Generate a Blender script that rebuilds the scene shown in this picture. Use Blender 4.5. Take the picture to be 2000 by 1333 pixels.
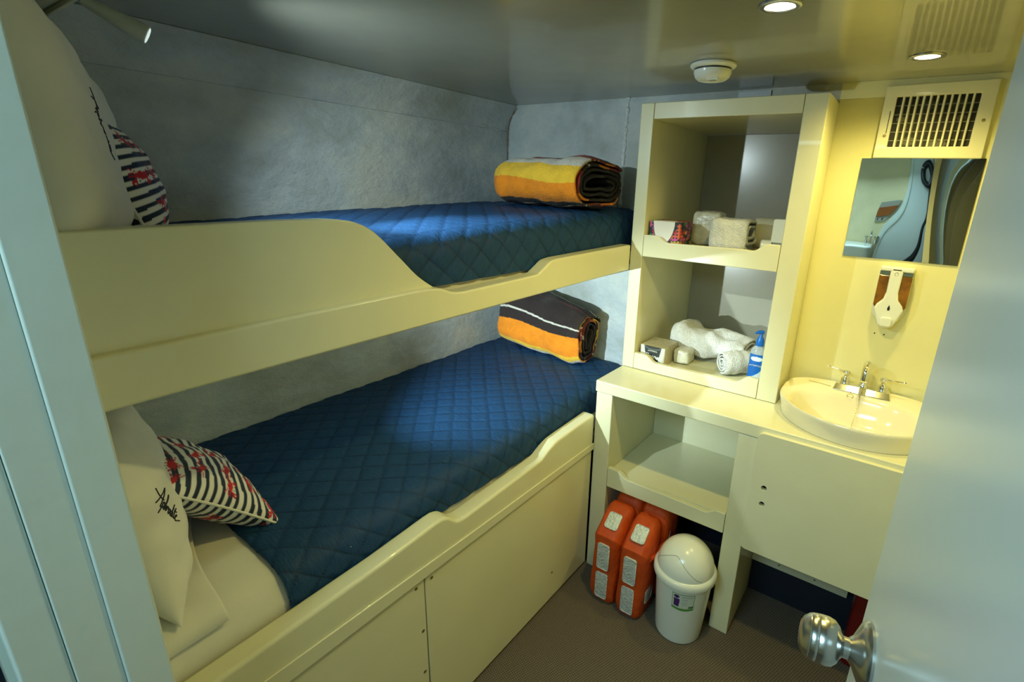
import bpy, bmesh, math, random
import numpy as np
from mathutils import Vector, Matrix, noise
from mathutils.geometry import tessellate_polygon
PI = math.pi
random.seed(7)
scene = bpy.context.scene
for o in list(bpy.data.objects): bpy.data.objects.remove(o)
COL = scene.collection

# ---------------------------------------------------------------- camera
cam_d = bpy.data.cameras.new('camera'); cam = bpy.data.objects.new('camera', cam_d); COL.objects.link(cam)
CP = Vector((1.589, .181, 1.482)); YAW, PITCH, ROLL = .589, -.302, .039
fw = Vector((-math.sin(YAW)*math.cos(PITCH), math.cos(YAW)*math.cos(PITCH), math.sin(PITCH)))
r0 = Vector((math.cos(YAW), math.sin(YAW), 0)); u0 = r0.cross(fw)
rr = r0*math.cos(ROLL)+u0*math.sin(ROLL); uu = -r0*math.sin(ROLL)+u0*math.cos(ROLL)
M = Matrix((rr, uu, -fw)).transposed().to_4x4(); M.translation = CP
cam.matrix_world = M
cam_d.sensor_width = 36; cam_d.lens = 971.99/2000*36
cam_d.shift_x = -(1103.768-1000)/2000; cam_d.shift_y = -(666.5-664.445)/2000
cam_d.clip_start = .02
scene.camera = cam

# ---------------------------------------------------------------- world, lights, exposure
w = bpy.data.worlds.new('world'); scene.world = w; w.use_nodes = True
w.node_tree.nodes['Background'].inputs[0].default_value = (.55, .75, 1, 1)
w.node_tree.nodes['Background'].inputs[1].default_value = .15
vs = scene.view_settings
vs.view_transform = 'Standard'; vs.look = 'None'; vs.gamma = 1; vs.use_curve_mapping = False; vs.exposure = 0.15
def light(name, kind, loc, power, color, target=None, **kw):
    d = bpy.data.lights.new(name, kind); d.energy = power; d.color = color
    for k, v in kw.items(): setattr(d, k, v)
    o = bpy.data.objects.new(name, d); COL.objects.link(o); o.location = loc
    if target is not None:
        o.rotation_euler = (Vector(target)-Vector(loc)).to_track_quat('-Z', 'Y').to_euler()
    return o
# daylight from the companionway and the corridor ceiling panel
light('corridor_daylight', 'AREA', (1.05, -.55, 1.96), 17.0, (.52, .85, 1.0), (1.15, .2, .9), shape='RECTANGLE', size=.7, size_y=.45)
# warm ceiling downlights
WARM = (1, .84, .26)
light('downlight_beam', 'SPOT', (1.3127, 1.2522, 1.795), 20, WARM, (1.3127, 1.2522, 0), spot_size=2.7, spot_blend=.8, shadow_soft_size=.024)
light('downlight_beam', 'SPOT', (1.5385, 1.758, 1.795), 13, WARM, (1.5385, 1.758, 0), spot_size=2.7, spot_blend=.8, shadow_soft_size=.024)
# bunk reading lamps
COOL = (.74, .92, .95)
LU = Vector((.428, .592, 1.700)); LL = Vector((.45, .56, 1.09))
light('reading_beam', 'SPOT', LU, 25, COOL, (.54, 1.5, 1.22), spot_size=2.15, spot_blend=1.0, shadow_soft_size=.008)
light('reading_beam', 'SPOT', LU, 70, COOL, (.62, 1.10, 1.38), spot_size=.62, spot_blend=1.0, shadow_soft_size=.008)
light('reading_beam', 'SPOT', LL, 85, COOL, (.53, 2.0, .93), spot_size=1.18, spot_blend=.9, shadow_soft_size=.008)

# ---------------------------------------------------------------- materials
def N(nt, t, **kw):
    n = nt.nodes.new(t)
    for k, v in kw.items():
        if k in n.inputs: n.inputs[k].default_value = v
        else: setattr(n, k, v)
    return n
def mat(name, color, rough=.5, metal=0, noise_amt=.04, noise_scale=6, bump=.0, bump_scale=40, coat=0, trans=0, spec=.5, color2=None, attr=False, emit=None, strength=0, sheen=0, stretch=None, ior=1.45, alpha=1):
    m = bpy.data.materials.new(name); m.use_nodes = True; nt = m.node_tree; b = nt.nodes['Principled BSDF']
    tc = N(nt, 'ShaderNodeTexCoord'); vec = tc.outputs['Object']
    if stretch:
        mp = N(nt, 'ShaderNodeMapping'); mp.inputs['Scale'].default_value = stretch
        nt.links.new(vec, mp.inputs[0]); vec = mp.outputs[0]
    n = N(nt, 'ShaderNodeTexNoise', Scale=noise_scale, Detail=5.0, Roughness=.6); nt.links.new(vec, n.inputs['Vector'])
    c2 = color2 or tuple(max(0, c*(1-noise_amt*3)) for c in color)
    ramp = N(nt, 'ShaderNodeValToRGB'); ramp.color_ramp.elements[0].position = .35; ramp.color_ramp.elements[1].position = .65
    ramp.color_ramp.elements[0].color = (*c2, 1); ramp.color_ramp.elements[1].color = (*color, 1)
    nt.links.new(n.outputs['Fac'], ramp.inputs[0])
    src = ramp.outputs[0]
    if attr:
        at = N(nt, 'ShaderNodeAttribute', attribute_name='col')
        mx = N(nt, 'ShaderNodeMix', data_type='RGBA', blend_type='MULTIPLY'); mx.inputs[0].default_value = 1
        nt.links.new(at.outputs['Color'], mx.inputs[6]); nt.links.new(src, mx.inputs[7]); src = mx.outputs[2]
    nt.links.new(src, b.inputs['Base Color'])
    b.inputs['Roughness'].default_value = rough; b.inputs['Metallic'].default_value = metal
    b.inputs['Coat Weight'].default_value = coat; b.inputs['Transmission Weight'].default_value = trans
    b.inputs['Specular IOR Level'].default_value = spec; b.inputs['Sheen Weight'].default_value = sheen
    b.inputs['IOR'].default_value = ior; b.inputs['Alpha'].default_value = alpha
    if emit: b.inputs['Emission Color'].default_value = (*emit, 1); b.inputs['Emission Strength'].default_value = strength
    if bump:
        n2 = N(nt, 'ShaderNodeTexNoise', Scale=bump_scale, Detail=4.0); nt.links.new(vec, n2.inputs['Vector'])
        bp = N(nt, 'ShaderNodeBump', Strength=bump, Distance=.01); nt.links.new(n2.outputs['Fac'], bp.inputs['Height']); nt.links.new(bp.outputs[0], b.inputs['Normal'])
    return m
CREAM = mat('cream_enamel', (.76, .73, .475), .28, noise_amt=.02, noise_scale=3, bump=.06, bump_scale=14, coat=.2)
CREAMD = mat('cream_enamel_dark', (.62, .60, .42), .30, noise_amt=.02, noise_scale=3, bump=.06, bump_scale=14, coat=.2)  # same enamel as CREAM in a darker tone
WHITEP = mat('white_enamel', (.66, .72, .64), .32, noise_amt=.015, noise_scale=4, bump=.08, bump_scale=20)
DOORP = mat('door_laminate', (.66, .71, .68), .22, noise_amt=.01, noise_scale=2, bump=.03, bump_scale=5)
YWALL = mat('yellow_wall_enamel', (.79, .75, .40), .30, noise_amt=.02, noise_scale=3, bump=.05, bump_scale=10)
CEILM = mat('ceiling_enamel', (.38, .38, .29), .22, noise_amt=.05, noise_scale=2.5, bump=.05, bump_scale=9, coat=.3)
CHROME = mat('chrome', (.80, .80, .78), .08, 1, noise_amt=.01)
STEEL = mat('brushed_steel', (.55, .56, .55), .25, 1, noise_amt=.03)
DARKM = mat('dark_metal', (.06, .065, .06), .4, .8)
BRASS = mat('brass_screw', (.45, .38, .2), .35, 1)
BLACK = mat('black_plastic', (.012, .013, .016), .4)
NAVY = mat('navy_panel', (.012, .016, .030), .55)
SHEET = mat('white_cotton', (.74, .73, .64), .8, noise_amt=.02, noise_scale=8, bump=.25, bump_scale=9, sheen=.2)
THREAD = mat('black_thread', (.01, .012, .02), .7)
TOWEL = mat('white_terry', (.88, .87, .78), .95, noise_amt=.05, noise_scale=60, bump=.9, bump_scale=260, sheen=.4)
CER = mat('cream_ceramic', (.86, .80, .58), .12, noise_amt=.01, coat=.6)
WPL = mat('white_plastic', (.78, .80, .72), .25, noise_amt=.01, coat=.3)
ORANGE = mat('orange_nylon', (.62, .072, .004), .6, noise_amt=.08, noise_scale=10, bump=.5, bump_scale=26)
REFL = mat('silver_reflective', (.74, .80, .76), .30, .3, noise_amt=.08, noise_scale=90, bump=.6, bump_scale=120)
RED = mat('dark_red_vinyl', (.13, .003, .003), .45)
GLOW = mat('lamp_lens', (1, .9, .6), .3, emit=(1, .90, .55), strength=14)
LED = mat('led_lens', (1, 1, 1), .3, emit=(.8, .92, 1), strength=14)
PRINT = mat('printed_card', (1, 1, 1), .45, attr=True, noise_amt=.0)
FABP = mat('printed_cotton', (1, 1, 1), .85, attr=True, noise_amt=.02, bump=.15, bump_scale=300, sheen=.1)
FLEECE = mat('printed_fleece', (1, 1, 1), .9, attr=True, noise_amt=.05, noise_scale=30, bump=.5, bump_scale=180, sheen=.08)
BEIGE = mat('beige_wall', (.80, .68, .40), .5)
GREYC = mat('grey_cloth', (.06, .07, .07), .8, bump=.3, bump_scale=20)
PLASTICBAG = mat('clear_wrap', (.75, .72, .55), .25, noise_amt=.1, noise_scale=30, bump=.5, bump_scale=30, coat=.5)

def wall_material():
    m = bpy.data.materials.new('rough_painted_plaster'); m.use_nodes = True; nt = m.node_tree; b = nt.nodes['Principled BSDF']
    tc = N(nt, 'ShaderNodeTexCoord')
    mp = N(nt, 'ShaderNodeMapping'); mp.inputs['Scale'].default_value = (1, .8, 1.3); nt.links.new(tc.outputs['Object'], mp.inputs[0])
    n1 = N(nt, 'ShaderNodeTexNoise', Scale=3.2, Detail=6.0, Roughness=.62); nt.links.new(mp.outputs[0], n1.inputs['Vector'])
    rp = N(nt, 'ShaderNodeValToRGB'); e = rp.color_ramp.elements
    e[0].position = .32; e[0].color = (.37, .40, .36, 1); e[1].position = .66; e[1].color = (.66, .71, .66, 1)
    e2 = rp.color_ramp.elements.new(.5); e2.color = (.50, .56, .57, 1)
    nt.links.new(n1.outputs['Fac'], rp.inputs[0])
    n3 = N(nt, 'ShaderNodeTexNoise', Scale=1.6, Detail=3.0); nt.links.new(mp.outputs[0], n3.inputs['Vector'])
    r3 = N(nt, 'ShaderNodeValToRGB'); r3.color_ramp.elements[0].position = .55; r3.color_ramp.elements[1].position = .72
    r3.color_ramp.elements[0].color = (0, 0, 0, 1); r3.color_ramp.elements[1].color = (.5, .5, .5, 1); nt.links.new(n3.outputs['Fac'], r3.inputs[0])
    mx = N(nt, 'ShaderNodeMix', data_type='RGBA'); nt.links.new(r3.outputs[0], mx.inputs[0]); nt.links.new(rp.outputs[0], mx.inputs[6]); mx.inputs[7].default_value = (.50, .44, .30, 1)
    nt.links.new(mx.outputs[2], b.inputs['Base Color']); b.inputs['Roughness'].default_value = .42
    n2 = N(nt, 'ShaderNodeTexNoise', Scale=22, Detail=6.0, Roughness=.7); nt.links.new(mp.outputs[0], n2.inputs['Vector'])
    mu = N(nt, 'ShaderNodeTexMusgrave') if False else N(nt, 'ShaderNodeTexNoise', Scale=4.5, Detail=3.0, Distortion=1.5); nt.links.new(mp.outputs[0], mu.inputs['Vector'])
    ad = N(nt, 'ShaderNodeMath', operation='ADD'); nt.links.new(n2.outputs['Fac'], ad.inputs[0]); nt.links.new(mu.outputs['Fac'], ad.inputs[1])
    bp = N(nt, 'ShaderNodeBump', Strength=.55, Distance=.014); nt.links.new(ad.outputs[0], bp.inputs['Height']); nt.links.new(bp.outputs[0], b.inputs['Normal'])
    return m
PLASTER = wall_material()
def carpet_material():
    m = bpy.data.materials.new('ribbed_carpet'); m.use_nodes = True; nt = m.node_tree; b = nt.nodes['Principled BSDF']
    tc = N(nt, 'ShaderNodeTexCoord')
    mp = N(nt, 'ShaderNodeMapping'); mp.inputs['Rotation'].default_value = (0, 0, .35); nt.links.new(tc.outputs['Object'], mp.inputs[0])
    wv = N(nt, 'ShaderNodeTexWave', Scale=42, Distortion=1.2, Detail=2.0); wv.inputs['Detail Scale'].default_value = 6; nt.links.new(mp.outputs[0], wv.inputs['Vector'])
    w2 = N(nt, 'ShaderNodeTexWave', Scale=48, Distortion=1.2, Detail=2.0, bands_direction='Y'); nt.links.new(mp.outputs[0], w2.inputs['Vector'])
    mm = N(nt, 'ShaderNodeMath', operation='MULTIPLY'); nt.links.new(wv.outputs['Fac'], mm.inputs[0]); nt.links.new(w2.outputs['Fac'], mm.inputs[1])
    rp = N(nt, 'ShaderNodeValToRGB'); rp.color_ramp.elements[0].color = (.085, .066, .045, 1); rp.color_ramp.elements[1].color = (.25, .195, .13, 1); nt.links.new(mm.outputs[0], rp.inputs[0])
    n = N(nt, 'ShaderNodeTexNoise', Scale=9, Detail=4.0); nt.links.new(tc.outputs['Object'], n.inputs['Vector'])
    mx = N(nt, 'ShaderNodeMix', data_type='RGBA', blend_type='MULTIPLY'); mx.inputs[0].default_value = .5; nt.links.new(rp.outputs[0], mx.inputs[6]); nt.links.new(n.outputs['Color'], mx.inputs[7])
    nt.links.new(rp.outputs[0], b.inputs['Base Color']); b.inputs['Roughness'].default_value = .95
    bp = N(nt, 'ShaderNodeBump', Strength=.6, Distance=.003); nt.links.new(mm.outputs[0], bp.inputs['Height']); nt.links.new(bp.outputs[0], b.inputs['Normal'])
    return m
CARPET = carpet_material()
def quilt_material():
    m = bpy.data.materials.new('navy_quilted_cotton'); m.use_nodes = True; nt = m.node_tree; b = nt.nodes['Principled BSDF']
    at = N(nt, 'ShaderNodeAttribute', attribute_name='col')
    tc = N(nt, 'ShaderNodeTexCoord')
    mp = N(nt, 'ShaderNodeMapping'); mp.inputs['Scale'].default_value = (1, 4, 1); nt.links.new(tc.outputs['Object'], mp.inputs[0])
    n = N(nt, 'ShaderNodeTexNoise', Scale=60, Detail=4.0); nt.links.new(mp.outputs[0], n.inputs['Vector'])
    rp = N(nt, 'ShaderNodeValToRGB'); rp.color_ramp.elements[0].color = (.006, .036, .105, 1); rp.color_ramp.elements[1].color = (.012, .060, .160, 1); nt.links.new(n.outputs['Fac'], rp.inputs[0])
    vo = N(nt, 'ShaderNodeTexVoronoi', Scale=19); nt.links.new(tc.outputs['Object'], vo.inputs['Vector'])
    lt = N(nt, 'ShaderNodeMath', operation='LESS_THAN'); lt.inputs[1].default_value = .022; nt.links.new(vo.outputs['Distance'], lt.inputs[0])
    mx = N(nt, 'ShaderNodeMix', data_type='RGBA'); nt.links.new(lt.outputs[0], mx.inputs[0]); nt.links.new(rp.outputs[0], mx.inputs[6]); mx.inputs[7].default_value = (.35, .42, .42, 1)
    m2 = N(nt, 'ShaderNodeMix', data_type='RGBA', blend_type='MULTIPLY'); m2.inputs[0].default_value = 1; nt.links.new(mx.outputs[2], m2.inputs[6]); nt.links.new(at.outputs['Color'], m2.inputs[7])
    nt.links.new(m2.outputs[2], b.inputs['Base Color']); b.inputs['Roughness'].default_value = .6; b.inputs['Specular IOR Level'].default_value = .25
    bp = N(nt, 'ShaderNodeBump', Strength=.5, Distance=.004); nt.links.new(n.outputs['Fac'], bp.inputs['Height']); nt.links.new(bp.outputs[0], b.inputs['Normal'])
    return m
QUILT = quilt_material()

# ---------------------------------------------------------------- helpers
def tag(o, label=None, cat=None, group=None, kind=None):
    if label: o['label'] = label
    if cat: o['category'] = cat
    if group: o['group'] = group
    if kind: o['kind'] = kind
    return o
def thing(name, label, cat, loc=(0, 0, 0), group=None):
    o = bpy.data.objects.new(name, None); COL.objects.link(o); o.location = loc; o.empty_display_size = .05
    return tag(o, label, cat, group)
def world_of(p):
    v = Vector((0, 0, 0))
    while p is not None: v += p.location; p = p.parent
    return v
def obj(name, verts, faces, m, parent=None, bevel=0, seg=2, smooth=None, cols=None):
    """mesh object from world-space verts; origin = parent's origin"""
    off = world_of(parent)
    me = bpy.data.meshes.new(name)
    me.from_pydata([tuple(Vector(v)-off) for v in verts], [], [tuple(f) for f in faces])
    bm = bmesh.new(); bm.from_mesh(me); bmesh.ops.recalc_face_normals(bm, faces=bm.faces); bm.to_mesh(me); bm.free()
    me.materials.append(m)
    if cols is not None:
        ca = me.color_attributes.new('col', 'FLOAT_COLOR', 'POINT')
        c = np.ones((len(verts), 4), 'f'); c[:, :3] = np.asarray(cols); ca.data.foreach_set('color', c.ravel())
    o = bpy.data.objects.new(name, me); COL.objects.link(o)
    if parent: o.parent = parent
    if smooth or bevel:
        me.polygons.foreach_set('use_smooth', [True]*len(me.polygons))
        if smooth and not bevel: me.set_sharp_from_angle(angle=math.radians(smooth))
    if bevel:
        b = o.modifiers.new('bevel', 'BEVEL'); b.width = bevel; b.segments = seg; b.limit_method = 'ANGLE'; b.angle_limit = .6; b.harden_normals = True
    return o
class G:
    def __init__(s): s.v = []; s.f = []
    def add(s, v, f):
        n = len(s.v); s.v += [tuple(p) for p in v]; s.f += [tuple(i+n for i in q) for q in f]; return s
    def box(s, x0, x1, y0, y1, z0, z1):
        v = [(x, y, z) for x in (x0, x1) for y in (y0, y1) for z in (z0, z1)]
        return s.add(v, [(0, 1, 3, 2), (4, 6, 7, 5), (0, 4, 5, 1), (2, 3, 7, 6), (0, 2, 6, 4), (1, 5, 7, 3)])
    def plate(s, loops, axis, a, b):
        """polygon (outer + holes) in the plane normal to axis, from a to b"""
        pts = [Vector((p[0], p[1], 0)) for l in loops for p in l]
        tris = tessellate_polygon([[Vector((p[0], p[1], 0)) for p in l] for l in loops])
        def P(p, c):
            return {'x': (c, p[0], p[1]), 'y': (p[0], c, p[1]), 'z': (p[0], p[1], c)}[axis]
        n = len(pts); v = [P(p, a) for p in pts]+[P(p, b) for p in pts]
        if len(loops) == 1: f = [tuple(range(n)), tuple(range(2*n-1, n-1, -1))]
        else: f = [tuple(t) for t in tris]+[tuple(i+n for i in t) for t in tris]
        k = 0
        for l in loops:
            m = len(l)
            for i in range(m): j = (i+1) % m; f.append((k+i, k+j, n+k+j, n+k+i))
            k += m
        return s.add(v, f)
    def lathe(s, prof, c, axis=(0, 0, 1), n=32):
        a = Vector(axis).normalized(); t = a.orthogonal().normalized(); b = a.cross(t); c = Vector(c)
        v = []; f = []
        for (r, h) in prof:
            for i in range(n):
                q = 2*PI*i/n; v.append(c+a*h+(t*math.cos(q)+b*math.sin(q))*max(r, 1e-5))
        for k in range(len(prof)-1):
            for i in range(n): j = (i+1) % n; f.append((k*n+i, k*n+j, (k+1)*n+j, (k+1)*n+i))
        f.append(tuple(range(n))); f.append(tuple(range((len(prof)-1)*n, len(prof)*n)))
        return s.add(v, f)
    def tube(s, pts, r, n=8, rads=None):
        pts = [Vector(p) for p in pts]; v = []; f = []; prev = None
        for k, p in enumerate(pts):
            d = (pts[min(k+1, len(pts)-1)]-pts[max(k-1, 0)]).normalized()
            t = d.orthogonal().normalized() if prev is None else (prev-d*prev.dot(d)).normalized()
            prev = t; b = d.cross(t); R = rads[k] if rads else r
            for i in range(n): q = 2*PI*i/n; v.append(p+(t*math.cos(q)+b*math.sin(q))*R)
        for k in range(len(pts)-1):
            for i in range(n): j = (i+1) % n; f.append((k*n+i, k*n+j, (k+1)*n+j, (k+1)*n+i))
        f.append(tuple(range(n))); f.append(tuple(range((len(pts)-1)*n, len(pts)*n)))
        return s.add(v, f)
    def sphere(s, c, r, n=16, sz=1):
        prof = [(r*math.sin(PI*k/10), -r*sz*math.cos(PI*k/10)) for k in range(11)]
        return s.lathe(prof, c, n=n)
    def o(s, name, m, parent=None, **kw): return obj(name, s.v, s.f, m, parent, **kw)
def rrect(x0, x1, z0, z1, r, n=6):
    out = []
    for cx, cz, a in ((x1-r, z1-r, 0), (x0+r, z1-r, PI/2), (x0+r, z0+r, PI), (x1-r, z0+r, 1.5*PI)):
        for i in range(n+1): q = a+PI/2*i/n; out.append((cx+r*math.cos(q), cz+r*math.sin(q)))
    return out
def circ(cx, cz, r, n=20, rz=None): return [(cx+r*math.cos(2*PI*i/n), cz+(rz or r)*math.sin(2*PI*i/n)) for i in range(n)]
def catmull(P, n=8, closed=False):
    P = [Vector(p) for p in P]; out = []; L = len(P)
    for i in range(L if closed else L-1):
        if closed: a, b, c, d = P[(i-1) % L], P[i], P[(i+1) % L], P[(i+2) % L]
        else: a, b, c, d = P[max(i-1, 0)], P[i], P[i+1], P[min(i+2, L-1)]
        for k in range(n):
            t = k/n
            out.append(.5*((2*b)+(c-a)*t+(2*a-5*b+4*c-d)*t*t+(3*b-a-3*c+d)*t**3))
    if not closed: out.append(P[-1])
    return out
def text(name, body, size, origin, xdir, ydir, m, parent, depth=.0004, shear=0, bold=0):
    c = bpy.data.curves.new(name, 'FONT'); c.body = body; c.size = size; c.extrude = depth; c.shear = shear; c.offset = bold; c.align_x = 'CENTER'; c.align_y = 'CENTER'
    t = bpy.data.objects.new(name+'_tmp', c); COL.objects.link(t)
    dg = bpy.context.evaluated_depsgraph_get(); me = bpy.data.meshes.new_from_object(t.evaluated_get(dg)); bpy.data.objects.remove(t)
    X = Vector(xdir).normalized(); Y = Vector(ydir).normalized(); Z = X.cross(Y)
    mt = Matrix((X, Y, Z)).transposed().to_4x4(); mt.translation = Vector(origin)-world_of(parent)
    me.transform(mt); me.materials.clear(); me.materials.append(m)
    o = bpy.data.objects.new(name, me); COL.objects.link(o); o.parent = parent
    return o
def struct(name, g, m, label=None, **kw):
    o = g.o(name, m, **kw); o['kind'] = 'structure'
    if label: o['label'] = label
    return o

# ---------------------------------------------------------------- room shell
L, H, C1, C2, W, XR = 2.028, 1.807, 1.649, 1.843, .75, 1.83
struct('floor', G().box(-.05, XR+.05, -1.0, 2.45, -.05, 0), CARPET, 'brown ribbed carpet on the cabin floor')
struct('ceiling', G().box(-.05, XR+.05, .195, 2.45, H, H+.05), CEILM, 'glossy grey painted cabin ceiling')
struct('wall_left', G().box(-.05, 0, .2, 2.45, 0, H), PLASTER, 'rough blue-grey painted wall beside the bunks')
g = G().box(0, .772, L, L+.05, 0, H); g.box(.772, 1.3295, L, L+.05, 1.757, H)
struct('wall_far', g, PLASTER, 'rough blue-white painted wall at the far end of the bunks')
struct('wall_sink', G().box(1.3295, XR, L, L+.05, 0, H), YWALL, 'yellow painted wall behind the washbasin')
struct('wall_right', G().box(XR, XR+.05, .2, 2.45, 0, H), YWALL, 'cream wall at the right of the washbasin')
struct('wall_near', G().box(0, .80, .20, .318, 0, H).box(1.785, XR, .2, .318, 0, H).box(.8, 1.785, .2, .318, 1.775, H), WHITEP, 'white partition wall at the head of the bunks')
# left jamb of the doorway, stepped in three strips
g = G().box(.80, .850, .276, .3215, 0, H-.002)
struct('trim_1', g, WHITEP, 'white doorway jamb at the left edge of the picture', bevel=.003)
struct('trim_2', G().box(.80, .8465, .234, .276, 0, H-.002), WHITEP, 'recessed middle strip of the doorway jamb', bevel=.002)
struct('trim_3', G().box(.78, .8435, .192, .234, 0, H-.002), WHITEP, 'outer strip of the doorway jamb', bevel=.004)
# rough weld bead and filler along corners
def bead(name, pts, r, m, label):
    pts = catmull(pts, 14); rads = [r*(.55+.9*noise.noise(Vector(p)*70)+.45*abs(noise.noise(Vector(p)*160))) for p in pts]
    rads = [max(.0012 if r < .008 else .005, q) for q in rads]
    o = G().tube(pts, r, 7, rads).o(name, m, smooth=60); o['kind'] = 'structure'; o['label'] = label
bead('trim_4', [(.604, L, H), (.600, L, 1.70), (.597, L, 1.55), (.595, L, 1.36)], .0115, mat('silver_seam', (.85, .9, .88), .25, 0, bump=.8, bump_scale=150), 'lumpy white seam running down the far wall')
SEAM = mat('brown_filler', (.22, .17, .11), .5)
bead('trim_5', [(.055, L-.002, 1.795), (.02, L-.003, 1.755), (.004, L-.003, 1.70), (.003, L-.003, 1.62), (.003, L-.003, 1.45)], .0042, SEAM, 'brown filler in the corner of the far wall')
bead('trim_6', [(.004, .7, H-.004), (.006, 1.2, H-.006), (.004, 2.0, H-.012)], .005, PLASTER, 'filler along the ceiling and left wall')
struct('trim_7', G().plate([[(0, 1.70), (.012, 1.745), (.055, H), (0, H)]], 'y', .46, L), PLASTER, 'rounded filler at the top of the left wall corner', bevel=.004)
bead('trim_8', [(.001, .75, 1.752), (.001, .95, 1.749), (.001, 1.12, 1.752), (.002, 1.4, 1.735), (.001, 1.7, 1.72), (.001, 2.0, 1.70)], .0070, PLASTER, 'rough ridge of paint along the upper left wall')
struct('trim_9', G().box(1.02, 1.125, L-.006, L, 1.768, 1.800), mat('pale_patch', (.55, .6, .62), .4), 'pale patch above the tall shelves')

# corridor behind the camera, seen only in the mirror
struct('wall_corridor', G().box(.2, 2.6, -1.05, -1.0, 0, 2.1), BEIGE, 'beige corridor wall seen in the mirror')
struct('wall_corridor_side', G().box(.15, .2, -1.0, .2, 0, 2.1).box(2.6, 2.65, -1.0, .2, 0, 2.1), NAVY, 'side wall of the corridor')  # navy colour stands in for the dark of the corridor past the jamb
struct('ceiling_corridor', G().box(.15, 2.65, -1.05, .2, 2.1, 2.15), WHITEP, 'corridor ceiling')
struct('wall_corridor_front', G().box(.2, .78, .186, .2, 0, 2.1).box(1.80, 2.6, .15, .2, 0, 2.1).box(.78, 1.80, .15, .2, 1.80, 2.1), WHITEP, 'outer side of the partition wall')
struct('floor_corridor', G().box(1.88, 2.65, -1.05, .2, -.05, 0), CARPET, 'corridor carpet')
g = G().plate([rrect(1.42, 1.66, .02, 1.95, .03)], 'y', -1.0, -.965)
d2 = struct('door_2', g, DOORP, 'pale blue door in the corridor seen in the mirror', bevel=.004)
G().box(1.435, 1.445, -.965, -.958, .1, 1.85).o('trim', WHITEP, d2)
t = thing('wall_outlet', 'orange-brown power outlet plate reflected in the mirror', 'outlet', (1.385, -1.0, 1.38))
G().plate([rrect(1.35, 1.41, 1.30, 1.47, .006)], 'y', -1.0, -.985).o('plate', mat('grey_outlet', (.35, .34, .28), .4), t, bevel=.002)
G().box(1.352, 1.408, -.985, -.975, 1.345, 1.425).o('switch_panel', mat('brown_outlet', (.32, .09, .02), .35), t, bevel=.002)
for dx in (-.012, .012): G().box(1.38+dx-.003, 1.38+dx+.003, -.985, -.983, 1.312, 1.33).o('socket_slot', BLACK, t)
t = thing('corridor_basin', 'white basin and chrome tap reflected at the bottom left of the mirror', 'basin', (1.25, -.9, .9))
g = G().plate([rrect(.9, 1.40, -.995, -.62, .08)], 'z', .98, 1.10); g.o('bowl', WPL, t, bevel=.02)
G().tube(catmull([(1.36, -.95, 1.10), (1.36, -.95, 1.19), (1.36, -.90, 1.21), (1.36, -.86, 1.18)]), .010, 10).o('spout', CHROME, t, smooth=40)
for dx in (-.05, .05): G().lathe([(.016, 0), (.016, .03), (.01, .035), (.01, .05), (.02, .055), (.02, .065), (0, .066)], (1.36+dx, -.95, 1.10)).o('tap_handle', CHROME, t, smooth=40)
t = thing('hanging_strap', 'black strap and hose hanging beside the corridor door in the mirror', 'strap', (1.61, -.93, 1.7))
G().tube(catmull([(1.56, -.95, 1.76), (1.62, -.93, 1.80), (1.67, -.92, 1.70), (1.64, -.92, 1.62), (1.57, -.93, 1.66)], closed=True), .028, 10).o('coil', BLACK, t, smooth=50)
G().tube(catmull([(1.66, -.93, 1.62), (1.66, -.92, 1.35), (1.62, -.92, 1.22), (1.60, -.92, 1.05), (1.55, -.92, .85)]), .014, 8).o('hose', BLACK, t, smooth=50)
G().box(1.60, 1.66, -1.0, -.94, 1.78, 1.80).o('hook', CHROME, t)
t = thing('hanging_coat', 'dark grey coat hanging on the wall behind the open door', 'coat', (1.79, 1.02, 1.6))
vs_, fs_ = [], []
nn, mm = 30, 20
for j in range(mm+1):
    for i in range(nn+1):
        q = i/nn; s = j/mm; y = .86+.34*q; z = 1.68-.95*s
        x = 1.808-.05*(math.sin(PI*q)**.5)-.012*math.sin(q*22+s*2)
        vs_.append((x, y, z))
for j in range(mm):
    for i in range(nn): a = j*(nn+1)+i; fs_.append((a, a+1, a+nn+2, a+nn+1))
obj('cloth', vs_, fs_, GREYC, t, smooth=60)
G().tube([(1.828, 1.03, 1.69), (1.80, 1.03, 1.69), (1.79, 1.03, 1.71)], .006).o('hook', CHROME, t)

# ---------------------------------------------------------------- open door with knob
E_ = Vector((1.634, .80, 0)); dh = Vector((math.sin(.157), -math.cos(.157), 0)); nrm = Vector((-dh.y, dh.x, 0)); nrm = nrm if nrm.x < 0 else -nrm
dlen = .60; back = -nrm*.036
c = [E_, E_+dh*dlen, E_+dh*dlen+back, E_+back]
g = G().add([(p.x, p.y, z) for z in (.012, H-.03) for p in c], [(0, 1, 2, 3), (4, 5, 6, 7), (0, 1, 5, 4), (1, 2, 6, 5), (2, 3, 7, 6), (3, 0, 4, 7)])
door = struct('door_1', g, DOORP, 'open pale blue-white cabin door at the right edge', bevel=.003)
KZ = .988; kc = E_+dh*.062; kc.z = KZ
G().lathe([(.036, 0), (.0365, .003), (.034, .007), (.026, .011), (.016, .016), (.0125, .020)], kc, nrm, 40).o('rosette', STEEL, door, smooth=35)
kn = G().lathe([(.0115, .010), (.0115, .026), (.015, .029), (.020, .031), (.0248, .036), (.0266, .043), (.0263, .052), (.0256, .053), (.0260, .054), (.0248, .060), (.024, .061), (.0240, .062), (.019, .068), (.013, .071), (0, .072)], kc, nrm, 40).o('door_knob', STEEL, door, smooth=35); kn['label'] = 'round satin steel door knob'
kc2 = kc-nrm*.036
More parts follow.
